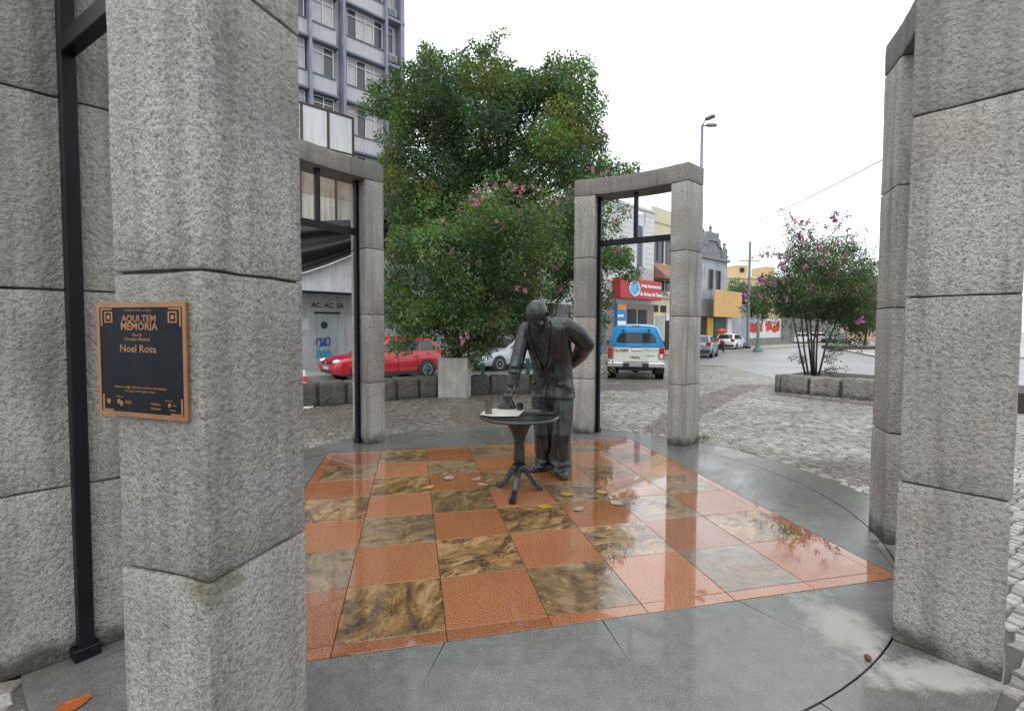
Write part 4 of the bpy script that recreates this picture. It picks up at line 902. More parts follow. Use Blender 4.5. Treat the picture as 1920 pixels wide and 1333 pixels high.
# boundary wall painted with red lettering
t = bld('boundary_wall', 43.8, .4, 'long low wall with a red and white painted sign', 'wall')
M_gw = simple('lichen_grey_wall', (.22, .22, .20), .8, var=.35, scale=1.5, streak=.5)
P('wall', M_gw, t, (0, 34, 0, .35, 0, 3.2)); pn = P('painted_sign', M_panel, t, (.3, 9.2, -.03, -.004, .9, 3.1)); M_redp = simple('red_wall_paint', (.52, .05, .03), .6, var=.25)
MB().prism_y([(.5, 1.6), (1.2, 1.45), (2.6, 1.5), (3.9, 1.62), (3.8, 2.2), (4.05, 2.75), (3.1, 2.5), (2.4, 2.7), (1.5, 2.45), (.6, 2.6)], -.036, -.0305).build('red_patch', M_redp, pn); MB().prism_y([(4.9, 1.55), (6.2, 1.8), (7.3, 1.45), (8.8, 1.7), (8.9, 2.8), (8.2, 2.85), (7.0, 1.95), (6.5, 2.2), (5.8, 2.8), (4.8, 2.6)], -.036, -.0305).build('red_patch', M_redp, pn)
for k, st in enumerate(([(.7, 2.7), (1.6, 1.7), (2.6, 2.75), (3.3, 1.7)], [(1.0, 1.65), (2.2, 2.2), (3.6, 2.0)], [(4.4, 2.7), (5.0, 1.7), (5.8, 2.75)], [(5.4, 2.2), (6.4, 2.7), (6.7, 1.75), (7.6, 2.8)], [(7.2, 1.7), (8.4, 2.7), (8.6, 1.8)])):
    MB().tube([(x, -.034, z) for x, z in st], [.22 + .05 * (k % 2)] * len(st), 8).build('brush_stroke', M_redp, pn).scale = (1, .12, 1)
for x in range(10, 34, 3): P('pier', M_gw, t, (x, x + .4, -.08, -.003, 0, 3.3))
# yellow block far off
M_ylw = simple('ochre_plaster', (.56, .43, .24), .7, var=.08, streak=.2)
fb = at(1398, 614, 96); t = empty('apartment_building', (fb.x, fb.y, ROADZ), R(12), 'distant yellow apartment block above the yellow sign board', 'building')
P('wall', M_ylw, t, (-5, 8, 0, 9, 0, 11.6)); P('roof_edge', M_cream, t, (-5.2, 8.2, -.2, 9, 11.61, 12.0)); P('roof_house', M_ylw, t, (-1.6, .9, 1, 5, 12.01, 14.3)); P('roof_house', M_ylw, t, (4.6, 7, 1, 5, 12.01, 14.2))
for z in (2.5, 5.6, 8.7):
    for x in range(-4, 7, 2): window(t, x + .3, x + 1.6, -.05, z, z + 1.5, 2)
P('window', M_dark, t, (-.9, .1, .93, .99, 12.9, 13.8))
fb = at(1720, 614, 100); t = empty('apartment_building', (fb.x, fb.y, ROADZ), R(-15), 'distant pale salmon building seen through the flowering tree', 'building')
P('wall', simple('salmon_plaster', (.55, .38, .30), .7, var=.1), t, (-26, 6, 0, 9, 0, 13))
for z in (2.5, 5.6, 8.7):
    for x in range(-24, 4, 3): window(t, x + .3, x + 1.8, -.05, z, z + 1.5, 2)
# ------------------------------------------------------------------ street furniture
M_galv = simple('galvanised_steel', (.20, .22, .25), .4, metal=.6, var=.15); M_teal = simple('teal_painted_steel', (.06, .16, .13), .45, var=.2)
p = at(1309, 614, 20.5); t = empty('street_lamp', (p.x, p.y, ROADZ), 0, 'tall grey street lamp with two heads above the portal', 'street lamp')
top = at(1312, 236, 20.5).z - ROADZ
MB().tube([(0, 0, 0), (0, 0, top * .5), (0, 0, top)], [.09, .075, .055], 10).build('pole', M_galv, t, smooth=True)
for (du, dv, tu, tv) in ((6, -10, 24, -18), (8, 1, 27, 0)):
    a = Vector((0, 0, top + .02)); e = at(1311 + du, 234 + dv, 20.5) - at(1311, 234, 20.5); f = at(1311 + tu, 234 + tv, 20.2) - at(1311, 234, 20.5)
    MB().tube([a, a + e], .03, 6).build('arm', M_galv, t)
    d = (f - e).normalized(); L = (f - e).length; hd = MB().prism([(0, -.06), (.08, -.12), (L * .85, -.12), (L, -.06), (L, .06), (L * .85, .12), (.08, .12), (0, .06)], -.035, .05).build('lamp_head', M_galv, t, bevel=.012)
    y = Vector((0, 0, 1)).cross(d).normalized(); z = d.cross(y); q = a + e; hd.matrix_local = Matrix(((d.x, y.x, z.x, q.x), (d.y, y.y, z.y, q.y), (d.z, y.z, z.z, q.z), (0, 0, 0, 1)))
p = at(1402, 640, 44); t = empty('utility_pole', (p.x, p.y, ROADZ), 0, 'thin grey utility pole between the yellow board and the flowering tree', 'pole')
MB().tube([(0, 0, 0), (0, 0, 9.6)], [.15, .10], 8).build('pole', M_galv, t); P('foot', M_dark, t, (-.2, .2, -.2, .2, 0, .35)); MB().tube([(-.9, 0, 7.9), (.9, 0, 7.9)], .05, 6).build('crossarm', M_galv, t)
p = at(1421, 640, 41); t = empty('signal_post', (p.x, p.y, ROADZ), 0, 'short teal post with a flared foot near the painted wall', 'post')
MB().lathe([(.42, 0), (.36, .12), (.16, .5), (.12, .9), (.10, 3.0)], 12).build('post', M_teal, t, smooth=True); P('cap', M_teal, t, (-.16, .16, -.16, .16, 3.0, 3.15))
for u, vt in ((801, 688), (905, 680), (990, 672)):
    q = at(u, vt, 11.9); t = empty('bollard', (q.x, q.y, ROADZ), 0, {801: 'green post in front of the rear wheel of the red car', 905: 'green post before the silver car by the planter', 990: 'green post seen beside the statue arm'}[u], 'bollard', 'green posts along the back of the plaza')
    h = q.z - ROADZ; MB().lathe([(.05, 0), (.05, h - .08), (.062, h - .06), (.062, h - .03), (.035, h)], 12).build('shaft', M_teal, t, smooth=True); MB().lathe([(.08, 0), (.08, .04)], 12).build('base', M_teal, t)
M_cone = simple('red_cone_plastic', (.50, .03, .05), .4); M_conew = simple('white_reflective_band', (.6, .6, .62), .4)
p = gnd(570, 763); t = empty('traffic_cone', (p.x, p.y + .02, -.01), 0, 'red and white striped traffic cone against the dark wall', 'traffic cone')
MB().box(-.17, .17, -.17, .17, 0, .03).build('base', M_conew, t, bevel=.008)
for i in range(6):
    r0, r1 = .11 - i * .014, .11 - (i + 1) * .014; MB().lathe([(r0, .032 + i * .105), (r1, .032 + (i + 1) * .105)], 16).build('band', M_cone if i % 2 == 0 else M_conew, t, smooth=False)
M_cable = simple('black_cable', (.10, .10, .11), .6)
for (u0, v0, y0, u1, v1, y1, lab, r) in ((1340, 440, 50, 1665, 283, 22, 'thin overhead cable crossing the sky above the flowering tree', .021), (1500, 350, 55, 1700, 225, 24, 'fainter upper overhead cable crossing the white sky', .012)):
    a, c = at(u0, v0, y0), at(u1 + 200, v1 - 95, y1 - 6); n = 16; pts = [a + (c - a) * i / n + Vector((0, 0, -.5 * math.sin(math.pi * i / n))) for i in range(n + 1)]
    tag(MB().tube(pts, r, 5).build('overhead_cable', M_cable), lab, 'cable', 'overhead cables')
# traffic island in the far road
ti = MB().prism([(at(1562, 651, 47).x, 47), (at(1640, 668, 33).x, 32.6), (48, 32.6), (48, 47)], ROADZ - .05, ROADZ + .14).build('traffic_island', M_pave, bevel=.02); tag(ti, kind='structure')
tk = empty('island_kerb', (0, 0, 0), kind='structure')
a = Vector((at(1562, 651, 47).x, 46.9, 0)); b_ = Vector((at(1640, 668, 33).x, 32.5, 0)); d = (b_ - a) / 12; nn = Vector((d.y, -d.x, 0)).normalized()
for i in range(12):
    p, q = a + d * i, a + d * (i + .97)
    MB().prism([(v.x, v.y) for v in (p, q, q - nn * .22, p - nn * .22)], ROADZ - .05, ROADZ + .16).build('kerb_stone', M_white, tk)
ip = at(1605, 652, 44); t = empty('planter_bed', (ip.x, ip.y, ROADZ + .14), 0, 'low dark planted bed on the far traffic island', 'planter')
MB().box(-2.5, 3.2, -1, 1, 0, .28).build('edging', M_rust, t); foliage('ground_plants', [(Vector((x * .5, random.uniform(-.5, .5), .5)), .45, None) for x in range(-4, 6)], 90, .25, mc_, t, seed=77)

# ------------------------------------------------------------------ vehicles (local x forward, y left, z up; origin on the road below the centre)
M_tyre = simple('black_tyre', (.018, .018, .019), .7, var=.2); M_rim = simple('alloy_rim', (.50, .51, .52), .3, metal=.7, var=.1); M_blkpl = simple('black_plastic', (.02, .02, .022), .5); M_carglass = glass_mat('car_glass', (.03, .04, .042), .04, .7)
M_tail = simple('red_tail_light', (.35, .008, .012), .15); M_head = simple('clear_headlight', (.65, .68, .70), .12); M_chrome = simple('chrome', (.62, .63, .64), .18, metal=.9, var=.05); M_plate = simple('grey_number_plate', (.42, .43, .45), .4)
def paint(name, c): return simple(name, c, .22, var=.06, scale=1.5, coat=.6)
def loft(rings, cap=True):
    b = MB(); n = len(rings[0]); vs = [p for r in rings for p in r]; fs = []
    for i in range(len(rings) - 1):
        for k in range(n): fs.append((i * n + k, i * n + (k + 1) % n, (i + 1) * n + (k + 1) % n, (i + 1) * n + k))
    if cap: fs += [tuple(range(n - 1, -1, -1)), tuple((len(rings) - 1) * n + k for k in range(n))]
    return b.add(vs, fs)
def wheel(par, x, y, r, w, side, spokes=6, steel=None):
    t = empty('wheel', (x, y, r), parent=par)
    tp = [(r * .62, -w / 2), (r * .93, -w / 2), (r, -w / 2 + .03), (r, w / 2 - .03), (r * .93, w / 2), (r * .62, w / 2)]
    MB().lathe(tp, 24).build('tyre', M_tyre, t, rot=(math.pi / 2, 0, 0), smooth=True)
    b = MB(); b.lathe([(r * .645, w / 2 - .02), (r * .645, w / 2 + .003), (r * .56, w / 2 + .003), (r * .56, w / 2 - .03)], 24)
    b.lathe([(r * .16, w / 2 - .02), (r * .13, w / 2 + .012)], 12)
    for k in range(spokes):
        a = 2 * math.pi * k / spokes; c, s = math.cos(a), math.sin(a); pr = r * .12
        b.add([(c * r * .1 - s * pr, s * r * .1 + c * pr, w / 2 - .012), (c * r * .1 + s * pr, s * r * .1 - c * pr, w / 2 - .012), (c * r * .6 + s * pr * .6, s * r * .6 - c * pr * .6, w / 2), (c * r * .6 - s * pr * .6, s * r * .6 + c * pr * .6, w / 2),
               (c * r * .1 - s * pr, s * r * .1 + c * pr, w / 2 - .04), (c * r * .1 + s * pr, s * r * .1 - c * pr, w / 2 - .04), (c * r * .6 + s * pr * .6, s * r * .6 - c * pr * .6, w / 2 - .04), (c * r * .6 - s * pr * .6, s * r * .6 + c * pr * .6, w / 2 - .04)],
              [(0, 1, 2, 3), (0, 4, 5, 1), (1, 5, 6, 2), (2, 6, 7, 3), (3, 7, 4, 0)])
    # outer face of the lathe is +z; turn it to the outside of the car
    b.build('rim', M_rim, t, rot=((-math.pi / 2) if side > 0 else math.pi / 2, 0, 0), smooth=False)
    MB().lathe([(r * .64, w * .1), (r * .64, w * .2)], 20).build('disc', M_blkpl, t, rot=((-math.pi / 2) if side > 0 else math.pi / 2, 0, 0))
def car(label, pos_, heading, L=4.0, W=1.7, H=1.5, hood=.95, belt=.95, paintm=None, cabin=(-1.85, .85, -1.35, .25), plate='', detail=True, group='cars along the street', tailz=(.78, 1.02), name='parked_car', deck=None):
    """cabin = (rear foot, front foot, rear roof, front roof) along x"""
    t = empty(name, pos_, heading, label, 'car', group); h2 = L / 2; w2 = W / 2; deck = deck or belt
    fx, rx = h2 * .60, -h2 * .60; wr = .31
    st = [(-h2, .42, deck - .12, .86), (-h2 + .10, .26, deck - .02, .95), (rx, .22, deck, 1.0), (cabin[0] + .6, .2, belt, 1.0), (0, .2, belt, 1.0), (cabin[1] - .1, .2, belt - .01, 1.0), (fx, .22, hood - .08, .985), (h2 - .22, .24, hood - .17, .94), (h2 - .04, .30, hood - .28, .84), (h2, .38, hood - .38, .76)]
    rings = []
    for x, zb, zs, k in st:
        w = w2 * k; m = (zb + zs) / 2
        half = [(.0, zb), (w * .86, zb), (w * .975, zb + .10), (w, m), (w * .985, zs - .10), (w * .93, zs - .025), (w * .80, zs), (w * .4, zs + .02)]
        rings.append([(x, y, z) for y, z in half] + [(x, 0, zs + .025)] + [(x, -y, z) for y, z in half[:0:-1]])
    body = loft(rings).build('body', paintm, t, smooth=True); body.data.set_sharp_from_angle(angle=R(40))
    a, b_, c, d = cabin; wb, wt = w2 * .93, w2 * .74; zb, zt = belt - .03, H
    B = [Vector((a, -wb, zb)), Vector((b_, -wb, zb)), Vector((b_, wb, zb)), Vector((a, wb, zb))]; T = [Vector((c, -wt, zt - .05)), Vector((d, -wt, zt - .05)), Vector((d, wt, zt - .05)), Vector((c, wt, zt - .05))]
    mb = MB(); mb.add(B + T + [Vector((c + .1, 0, zt)), Vector((d - .1, 0, zt))], [(0, 1, 5, 4), (2, 3, 7, 6), (1, 2, 6, 5), (3, 0, 4, 7), (4, 5, 9, 8), (6, 7, 8, 9), (5, 6, 9), (7, 4, 8)])
    cb = mb.build('roof', paintm, t, bevel=.045, seg=2, smooth=True); cb.data.set_sharp_from_angle(angle=R(38))
    def patch(name, p, q, r, s, u0, u1, v0, v1, m, off=.012):
        """glass in a side of the cabin: p,q bottom edge, s,r top edge"""
        def S(u, v): return (p * (1 - u) + q * u) * (1 - v) + (s * (1 - u) + r * u) * v
        n = (q - p).cross(s - p).normalized(); pts = [S(u0, v0), S(u1, v0), S(u1, v1), S(u0, v1)]
        return MB().add([x + n * off for x in pts] + [x - n * .02 for x in pts], [(0, 1, 2, 3), (0, 4, 5, 1), (1, 5, 6, 2), (2, 6, 7, 3), (3, 7, 4, 0)]).build(name, m, t)
    for sgn in (0, 1):
        p, q, r, s = (B[0], B[1], T[1], T[0]) if sgn == 0 else (B[2], B[3], T[3], T[2])
        for u0, u1 in (((.07, .30), (.325, .60), (.625, .93)) if sgn == 0 else ((.07, .375), (.40, .675), (.70, .93))): patch('side_window', p, q, r, s, u0, u1, .14, .86, M_carglass)
    patch('windscreen', B[1], B[2], T[2], T[1], .06, .94, .10, .92, M_carglass); patch('rear_window', B[3], B[0], T[0], T[3], .08, .92, .22, .90, M_carglass)
    for x in (fx, rx):
        for sgn in (1, -1):
            MB().lathe([(wr + .055, -.02), (wr + .055, .004)], 24).build('wheel_arch', M_blkpl, t, (x, sgn * (w2 - .0), wr + .01), (-sgn * math.pi / 2, 0, 0))
            wheel(t, x, sgn * (w2 - .085), wr, .20, sgn)
    for sgn in (1, -1):
        MB().ball((h2 - .16, sgn * w2 * .66, hood - .27), (.16, .17, .085), n=12, m=8).build('headlight', M_head, t, smooth=True)
        P('tail_light', M_tail, t, (-h2 - .012, -h2 + .16, *sorted((sgn * w2 * .60, sgn * w2 * .95)), *tailz), bevel=.02)
        P('mirror', paintm, t, (b_ - .55, b_ - .40, *sorted((sgn * (w2 - .02), sgn * (w2 + .15))), belt + .0, belt + .13), bevel=.03)
        P('sill', M_blkpl, t, (rx + .42, fx - .42, *sorted((sgn * (w2 * .9), sgn * (w2 + .004))), .19, .29))
        if detail:
            for x in (b_ - .28, b_ - 1.15, b_ - 1.95): P('door_gap', M_blkpl, t, (x, x + .012, *sorted((sgn * (w2 - .03), sgn * (w2 + .003))), .32, belt - .12))
            P('rub_strip', paintm, t, (rx + .42, fx - .42, *sorted((sgn * (w2 - .01), sgn * (w2 + .014))), .50, .56))
            for x in (b_ - 1.0, b_ - 1.8): P('door_handle', M_chrome if not detail else paintm, t, (x - .12, x, *sorted((sgn * (w2 - .03), sgn * (w2 + .022))), belt - .17, belt - .135))
    P('grille', M_blkpl, t, (h2 - .06, h2 + .012, -w2 * .42, w2 * .42, hood - .36, hood - .26), bevel=.01); P('air_intake', M_blkpl, t, (h2 - .04, h2 + .008, -w2 * .55, w2 * .55, .34, .44), bevel=.01)
    MB().lathe([(.05, 0), (.05, .014)], 12).build('badge', M_chrome, t, (h2 + .012, 0, hood - .31), (0, math.pi / 2, 0))
    P('number_plate', M_plate, t, (h2 + .0, h2 + .016, -.20, .20, .44, .55)); P('rear_plate', M_plate, t, (-h2 - .016, -h2, -.20, .20, .56, .68)); P('rear_bumper', paintm if detail else M_blkpl, t, (-h2 - .05, -h2 + .12, -w2 * .9, w2 * .9, .34, .54), bevel=.03)
    return t
hs = math.atan2(-.691, -.723)
M_pred = paint('red_car_paint', (.40, .006, .016)); M_psil = paint('silver_car_paint', (.46, .49, .54)); M_pwht = paint('white_car_paint', (.66, .68, .70)); M_pgry = paint('grey_car_paint', (.20, .23, .26)); M_pdrk = paint('dark_car_paint', (.03, .032, .038))
car('red hatchback parked behind the dark stone wall', (-5.35, 18.15, ROADZ), hs, 4.3, 1.70, 1.53, .98, .97, M_pred, (-2.0, 1.05, -1.6, .15))
car('silver car parked behind the statue and the planter', (-.95, 22.75, ROADZ), hs, 4.3, 1.72, 1.46, .95, .95, M_psil, (-1.95, .95, -1.1, .05))
hd = math.atan2(.691, .723)
car('grey car half hidden by the portal pillar near the old house', (11.75, 33.4, ROADZ), R(62), 3.9, 1.65, 1.47, .95, .94, M_pgry, (-1.85, .9, -1.4, .2), detail=False)
wc = car('small white hatchback with a red bundle on its roof near the yellow board', (17.75, 43.4, ROADZ), R(52), 3.75, 1.66, 1.5, .97, .95, M_pwht, (-1.8, .85, -1.45, .2), detail=False, tailz=(.80, 1.02))
for sgn in (1, -1): P('roof_rail', M_blkpl, wc, (-1.2, .1, sgn * .52 - .02, sgn * .52 + .02, 1.5, 1.55))
rb = row(0); q = at(1353, 627, 42.0)
tag(MB().ball((0, 0, 0), (.38, .30, .24), n=12, m=8).build('red_bundle', simple('red_cloth', (.55, .06, .03), .6), None, (q.x, q.y, 1.45 + ROADZ + .22), smooth=True), 'bright red bundle on the roof of the small white hatchback', 'bundle')
car('white saloon crossing the far road behind the flowering stems', (at(1492, 630, 62).x, 62, ROADZ), R(178), 4.4, 1.75, 1.45, .92, .93, M_pwht, (-1.75, .95, -1.0, .05), detail=False, deck=.93)
car('white car passing the far kerb, right of the white saloon', (at(1528, 630, 64).x, 65, ROADZ), R(178), 4.2, 1.72, 1.48, .95, .95, M_pwht, (-1.9, .9, -1.4, .2), detail=False)
car('dark car waiting beyond the far traffic island', (at(1568, 620, 64).x, 64, ROADZ), R(215), 4.3, 1.76, 1.55, .98, .97, M_pdrk, (-1.9, .9, -1.4, .2), detail=False)
# motorcycle between the grey car and the white hatchback
q = at(1353, 655, 40.5); t = empty('motorcycle', (q.x, q.y, ROADZ), R(80), 'dark red motorcycle parked behind the small white hatchback', 'motorcycle')
for x in (-.62, .62): MB().lathe([(.30, -.05), (.33, -.02), (.33, .02), (.30, .05)], 18).build('wheel', M_tyre, t, (x, 0, .31), (math.pi / 2, 0, 0))
MB().ball((.1, 0, .78), (.34, .15, .16)).build('tank', M_tail, t, smooth=True); MB().ball((-.38, 0, .82), (.38, .14, .09)).build('seat', M_blkpl, t, smooth=True); MB().box(-.3, .25, -.13, .13, .3, .65).build('engine', M_blkpl, t, bevel=.04)
MB().tube([(.62, 0, .32), (.42, 0, 1.0)], .035, 6).build('fork', M_chrome, t); MB().tube([(.36, -.36, 1.08), (.44, 0, 1.02), (.36, .36, 1.08)], .02, 6).build('handlebar', M_blkpl, t); MB().box(-.82, -.6, -.12, .12, .62, .76).build('tail_light', M_tail, t, bevel=.02)

# police pickup: white double cab with a bright blue canopy, seen from behind
def pickup():
    rear = at(1192, 668, 15.9); hdg = R(90 - 12.0); hx, hy = math.cos(hdg), math.sin(hdg); L, W = 5.2, 1.84; w2 = W / 2; h2 = L / 2
    c = Vector((rear.x + hx * h2, rear.y + hy * h2, 0)); zr = gz(0, 16.9); zf_ = gz(0, 19.6)
    t = empty('pickup_truck', (c.x, c.y, zr + (zf_ - zr) * .5), 0, 'white police pickup with a bright blue canopy parked tail-on', 'pickup truck'); t.rotation_euler = (0, math.atan2(zr - zf_, 3.1), hdg)
    Wm = paint('white_pickup_paint', (.64, .63, .59)); Bm = paint('bright_blue_paint', (.012, .25, .56)); zs = 1.06
    rings = []
    for x, zb, k in ((-h2 + .05, .52, .985), (-h2 + .5, .50, 1), (0, .45, 1), (1.1, .45, 1), (h2 - .5, .5, .97), (h2 - .1, .55, .88), (h2, .6, .8)):
        w = w2 * k; z = zs if x < 1.2 else zs - .04 * (x - 1.2)
        half = [(0, zb), (w * .9, zb), (w * .985, zb + .12), (w, .82), (w * .985, z - .1), (w * .95, z - .02), (w * .9, z)]
        rings.append([(x, y, q) for y, q in half] + [(x, 0, z)] + [(x, -y, q) for y, q in half[:0:-1]])
    bd = loft(rings).build('body', Wm, t, smooth=True); bd.data.set_sharp_from_angle(angle=R(38))
    # canopy and cab roof: rounded trapezium section, leaning in towards the top
    def sec(x, zt, wb, wt, n=5):
        pr = [(wb, zs + .005), (wb * .985, zs + .12), (wt + .06, zt - .16), (wt - .01, zt - .06), (wt - .12, zt - .012), (wt * .4, zt + .018)]
        return [(x, y, z) for y, z in pr] + [(x, -y, z) for y, z in reversed(pr)]
    cn = loft([sec(-h2 + .06, 1.74, w2 * .965, w2 * .70), sec(-h2 + .16, 1.80, w2 * .965, w2 * .74), sec(-h2 + .9, 1.84, w2 * .965, w2 * .75), sec(-.72, 1.84, w2 * .965, w2 * .75)]).build('canopy', Bm, t, smooth=True); cn.data.set_sharp_from_angle(angle=R(42))
    cabm = loft([sec(-.70, 1.80, w2 * .96, w2 * .73), sec(.35, 1.80, w2 * .96, w2 * .73), sec(.75, 1.76, w2 * .95, w2 * .70), sec(1.45, 1.12, w2 * .9, w2 * .78)]).build('cab', Wm, t, smooth=True); cabm.data.set_sharp_from_angle(angle=R(42))
    for s in (1, -1):
        MB().add([(-.6, s * (w2 * .93), 1.2), (1.0, s * (w2 * .93), 1.2), (.6, s * (w2 * .80), 1.66), (-.6, s * (w2 * .80), 1.66)], [(0, 1, 2, 3)]).build('side_window', M_carglass, t)
        MB().add([(-h2 + .5, s * (w2 * .945), 1.22), (-.85, s * (w2 * .945), 1.22), (-.85, s * (w2 * .825), 1.64), (-h2 + .5, s * (w2 * .825), 1.64)], [(0, 1, 2, 3)]).build('canopy_window', M_carglass, t)
    # rear face pieces: outlines in (y, z), y positive is left of the truck
    def plate_yz(name, pts, x0, x1, m, par=t, bevel=0):
        n = len(pts); b = MB().add([(x0, y, z) for y, z in pts] + [(x1, y, z) for y, z in pts], [tuple(range(n)), tuple(range(2 * n - 1, n - 1, -1))] + [(i, n + i, n + (i + 1) % n, (i + 1) % n) for i in range(n)]); return b.build(name, m, par, bevel=bevel)
    X = -h2 + .05
    tg = plate_yz('tailgate', [(-.70, .60), (.70, .60), (.72, 1.055), (-.72, 1.055)], X - .035, X, Wm, bevel=.012)
    rw = [(-.60, 1.26), (-.56, 1.235), (.56, 1.235), (.60, 1.26), (.58, 1.36), (.50, 1.48), (.42, 1.52), (-.42, 1.52), (-.50, 1.48), (-.58, 1.36)]
    plate_yz('rear_hatch', [(-.74, 1.07), (.74, 1.07), (.74, 1.20), (.60, 1.60), (.50, 1.68), (-.50, 1.68), (-.60, 1.60), (-.74, 1.20)], X - .022, X + .05, Bm, bevel=.015)
    gl = plate_yz('rear_window', rw, X - .034, X - .02, M_carglass); plate_yz('window_seal', [(y * 1.05, 1.375 + (z - 1.375) * 1.13) for y, z in rw], X - .028, X - .019, M_blkpl)
    for y in (-.40, .40): P('hinge', M_blkpl, t, (X - .05, X - .02, y - .025, y + .025, 1.57, 1.66)); 
    P('brake_light', M_tail, t, (X - .0, X + .08, -.14, .14, 1.735, 1.775), bevel=.008)
    for s in (1, -1):
        tl = plate_yz('tail_light', [(s * .735, .70), (s * .895, .70), (s * .905, .90), (s * .885, 1.06), (s * .745, 1.06)], X - .05, X + .12, M_tail, bevel=.012)
        plate_yz('reversing_lens', [(s * .755, .72), (s * .86, .72), (s * .86, .86), (s * .755, .86)], X - .056, X - .049, M_head if s < 0 else M_tail, tl)
        P('bumper_end', M_chrome, t, (X - .20, X + .16, *sorted((s * .38, s * .92)), .42, .585), bevel=.03)
        P('mud_flap', M_blkpl, t, (-1.98, -1.95, *sorted((s * .66, s * .94)), .22, .52)); P('leaf_spring', M_galv, t, (-1.9, -.7, *sorted((s * .34, s * .42)), .38, .46))
        MB().lathe([(.17, 0), (.17, .03), (.12, .06), (.05, .07)], 14).build('roof_beacon', M_blkpl, t, (-.75, s * .36, 1.80)); MB().lathe([(.47, -.02), (.47, .004)], 24).build('wheel_arch', M_blkpl, t, (-1.55, s * w2, .42), (-s * math.pi / 2, 0, 0))
        wheel(t, -1.55, s * (w2 - .13), .385, .26, s); wheel(t, 1.5, s * (w2 - .13), .385, .26, s)
        P('mirror', M_blkpl, t, (.85, 1.0, *sorted((s * (w2 - .02), s * (w2 + .20))), 1.1, 1.32), bevel=.03)
    P('bumper_step', M_blkpl, t, (X - .19, X + .12, -.375, .375, .40, .56), bevel=.015); pt = P('number_plate', M_plate, t, (X - .215, X - .195, -.21, .21, .455, .565)); P('axle', M_dark, t, (-1.62, -1.48, -.7, .7, .30, .44)); MB().ball((-1.55, 0, .36), .17).build('differential', M_dark, t); P('tow_bar', M_blkpl, t, (X - .1, X + .3, -.55, .55, .31, .39)); P('spare_wheel', M_dark, t, (-2.2, -1.75, -.34, .34, .36, .5), bevel=.05); P('floor_pan', M_dark, t, (-2.4, 2.2, -.75, .75, .46, .515))
    P('tailgate_handle', M_chrome, tg, (X - .065, X - .035, -.20, .14, .955, 1.005), bevel=.012); P('tailgate_lip', M_blkpl, t, (X - .03, X + .0, -.18, .16, 1.052, 1.075))
    def rt(txt, size, m, y, z, bold=.0): return link('lettering', text_mesh(txt, size, m, bold, .0008), tg, (X - .037, y, z), (math.pi / 2, 0, -math.pi / 2))
    ink = simple('black_decal', (.02, .02, .02), .5); gink = simple('grey_decal', (.22, .22, .24), .5)
    rt('52-3089', .145, ink, .475, .955, .003); rt('PMERJ', .115, ink, .02, .735, .002); rt('CTPP-104 M', .095, gink, -.44, .965, 0); P('sticker', simple('grey_sticker', (.33, .34, .38), .5), tg, (X - .0375, X - .036, -.58, -.34, .775, .825))
    link('lettering', text_mesh('LTX 2C84', .10, ink, 0, .0008), pt, (X - .217, 0, .51), (math.pi / 2, 0, -math.pi / 2))
pickup()

# ------------------------------------------------------------------ bronze table with what lies on it
TX, TY, TZ = -0.085, 4.235, 0.672
t = empty('bronze_table', (TX, TY, 0), 0, 'round bronze pedestal table with three curved feet', 'table')
MB().lathe([(.30, TZ - .028), (.335, TZ - .026), (.345, TZ - .012), (.335, TZ), (.32, TZ + .001), (.315, TZ - .004)], 48).build('tabletop', M_brzd, t, smooth=True).data.set_sharp_from_angle(angle=R(50))
b = MB()
pf = [(.045, .245), (.050, .30), (.046, .42), (.052, .46), (.062, .50), (.088, .56), (.125, .62), (.150, .645)]
sec = []
for r, z in pf: sec.append([(r * math.copysign(abs(math.cos(a)) ** .75, math.cos(a)), r * math.copysign(abs(math.sin(a)) ** .75, math.sin(a)), z) for a in [2 * math.pi * k / 20 + R(22) for k in range(20)]])
loft(sec).build('column', M_brz, t, smooth=True)
MB().lathe([(.052, .185), (.066, .20), (.068, .225), (.058, .243)], 18).build('collar', M_brz, t, smooth=True)
for q in ((-.27138, 4.3645), (-.1357, 3.9256), (.10995, 4.284)):
    d = Vector((q[0] - TX, q[1] - TY, 0)); L = d.length; d.normalize(); s = Vector((-d.y, d.x, 0)); rings = []
    for f, z, w, h in ((.02, .225, .026, .045), (.22, .200, .026, .046), (.42, .150, .025, .040), (.60, .085, .024, .034), (.78, .040, .024, .026), (.93, .022, .028, .020), (1.02, .018, .026, .017)):
        c = d * (f * L); rings.append([c + s * w * x + Vector((0, 0, z + h * y)) for x, y in ((-1, -.9), (1, -.9), (1.05, 0), (.7, .9), (-.7, .9), (-1.05, 0))])
    loft(rings).build('foot', M_brz, t, smooth=True).data.set_sharp_from_angle(angle=R(50))
M_paper = simple('grey_white_sheet', (.46, .45, .41), .45, var=.18, scale=7)
def on_table(u, v, z=TZ): return gnd(u, v, z)
pp = [on_table(*q) for q in ((900, 778), (922, 781.5), (972, 781), (984, 769), (948, 766), (912, 768))]; c = sum(pp, Vector()) / 6
ob = MB().prism([((p - c).x, (p - c).y) for p in pp], .0025, .0065).build('sheet', M_paper, None, (c.x, c.y, TZ), bevel=.001); tag(ob, 'pale flat sheet lying on the table under the metal tumbler', 'sheet')
M_tin = simple('dull_steel_tumbler', (.22, .20, .17), .3, metal=.85, var=.3, scale=20, streak=.4)
def tumbler(u, v, h, r0, r1, label, m, cat='cup'):
    p = on_table(u, v); e = empty('tumbler', (p.x, p.y, TZ + .0065), 0, label, cat, 'metal cups on the table')
    MB().lathe([(r0, 0), (r0, .006), (r1 * .99, h - .006), (r1 + .002, h - .004), (r1 + .002, h), (r1 - .003, h), (r0 - .004, .012)], 24).build('cup', m, e, smooth=True).data.set_sharp_from_angle(angle=R(45)); return e
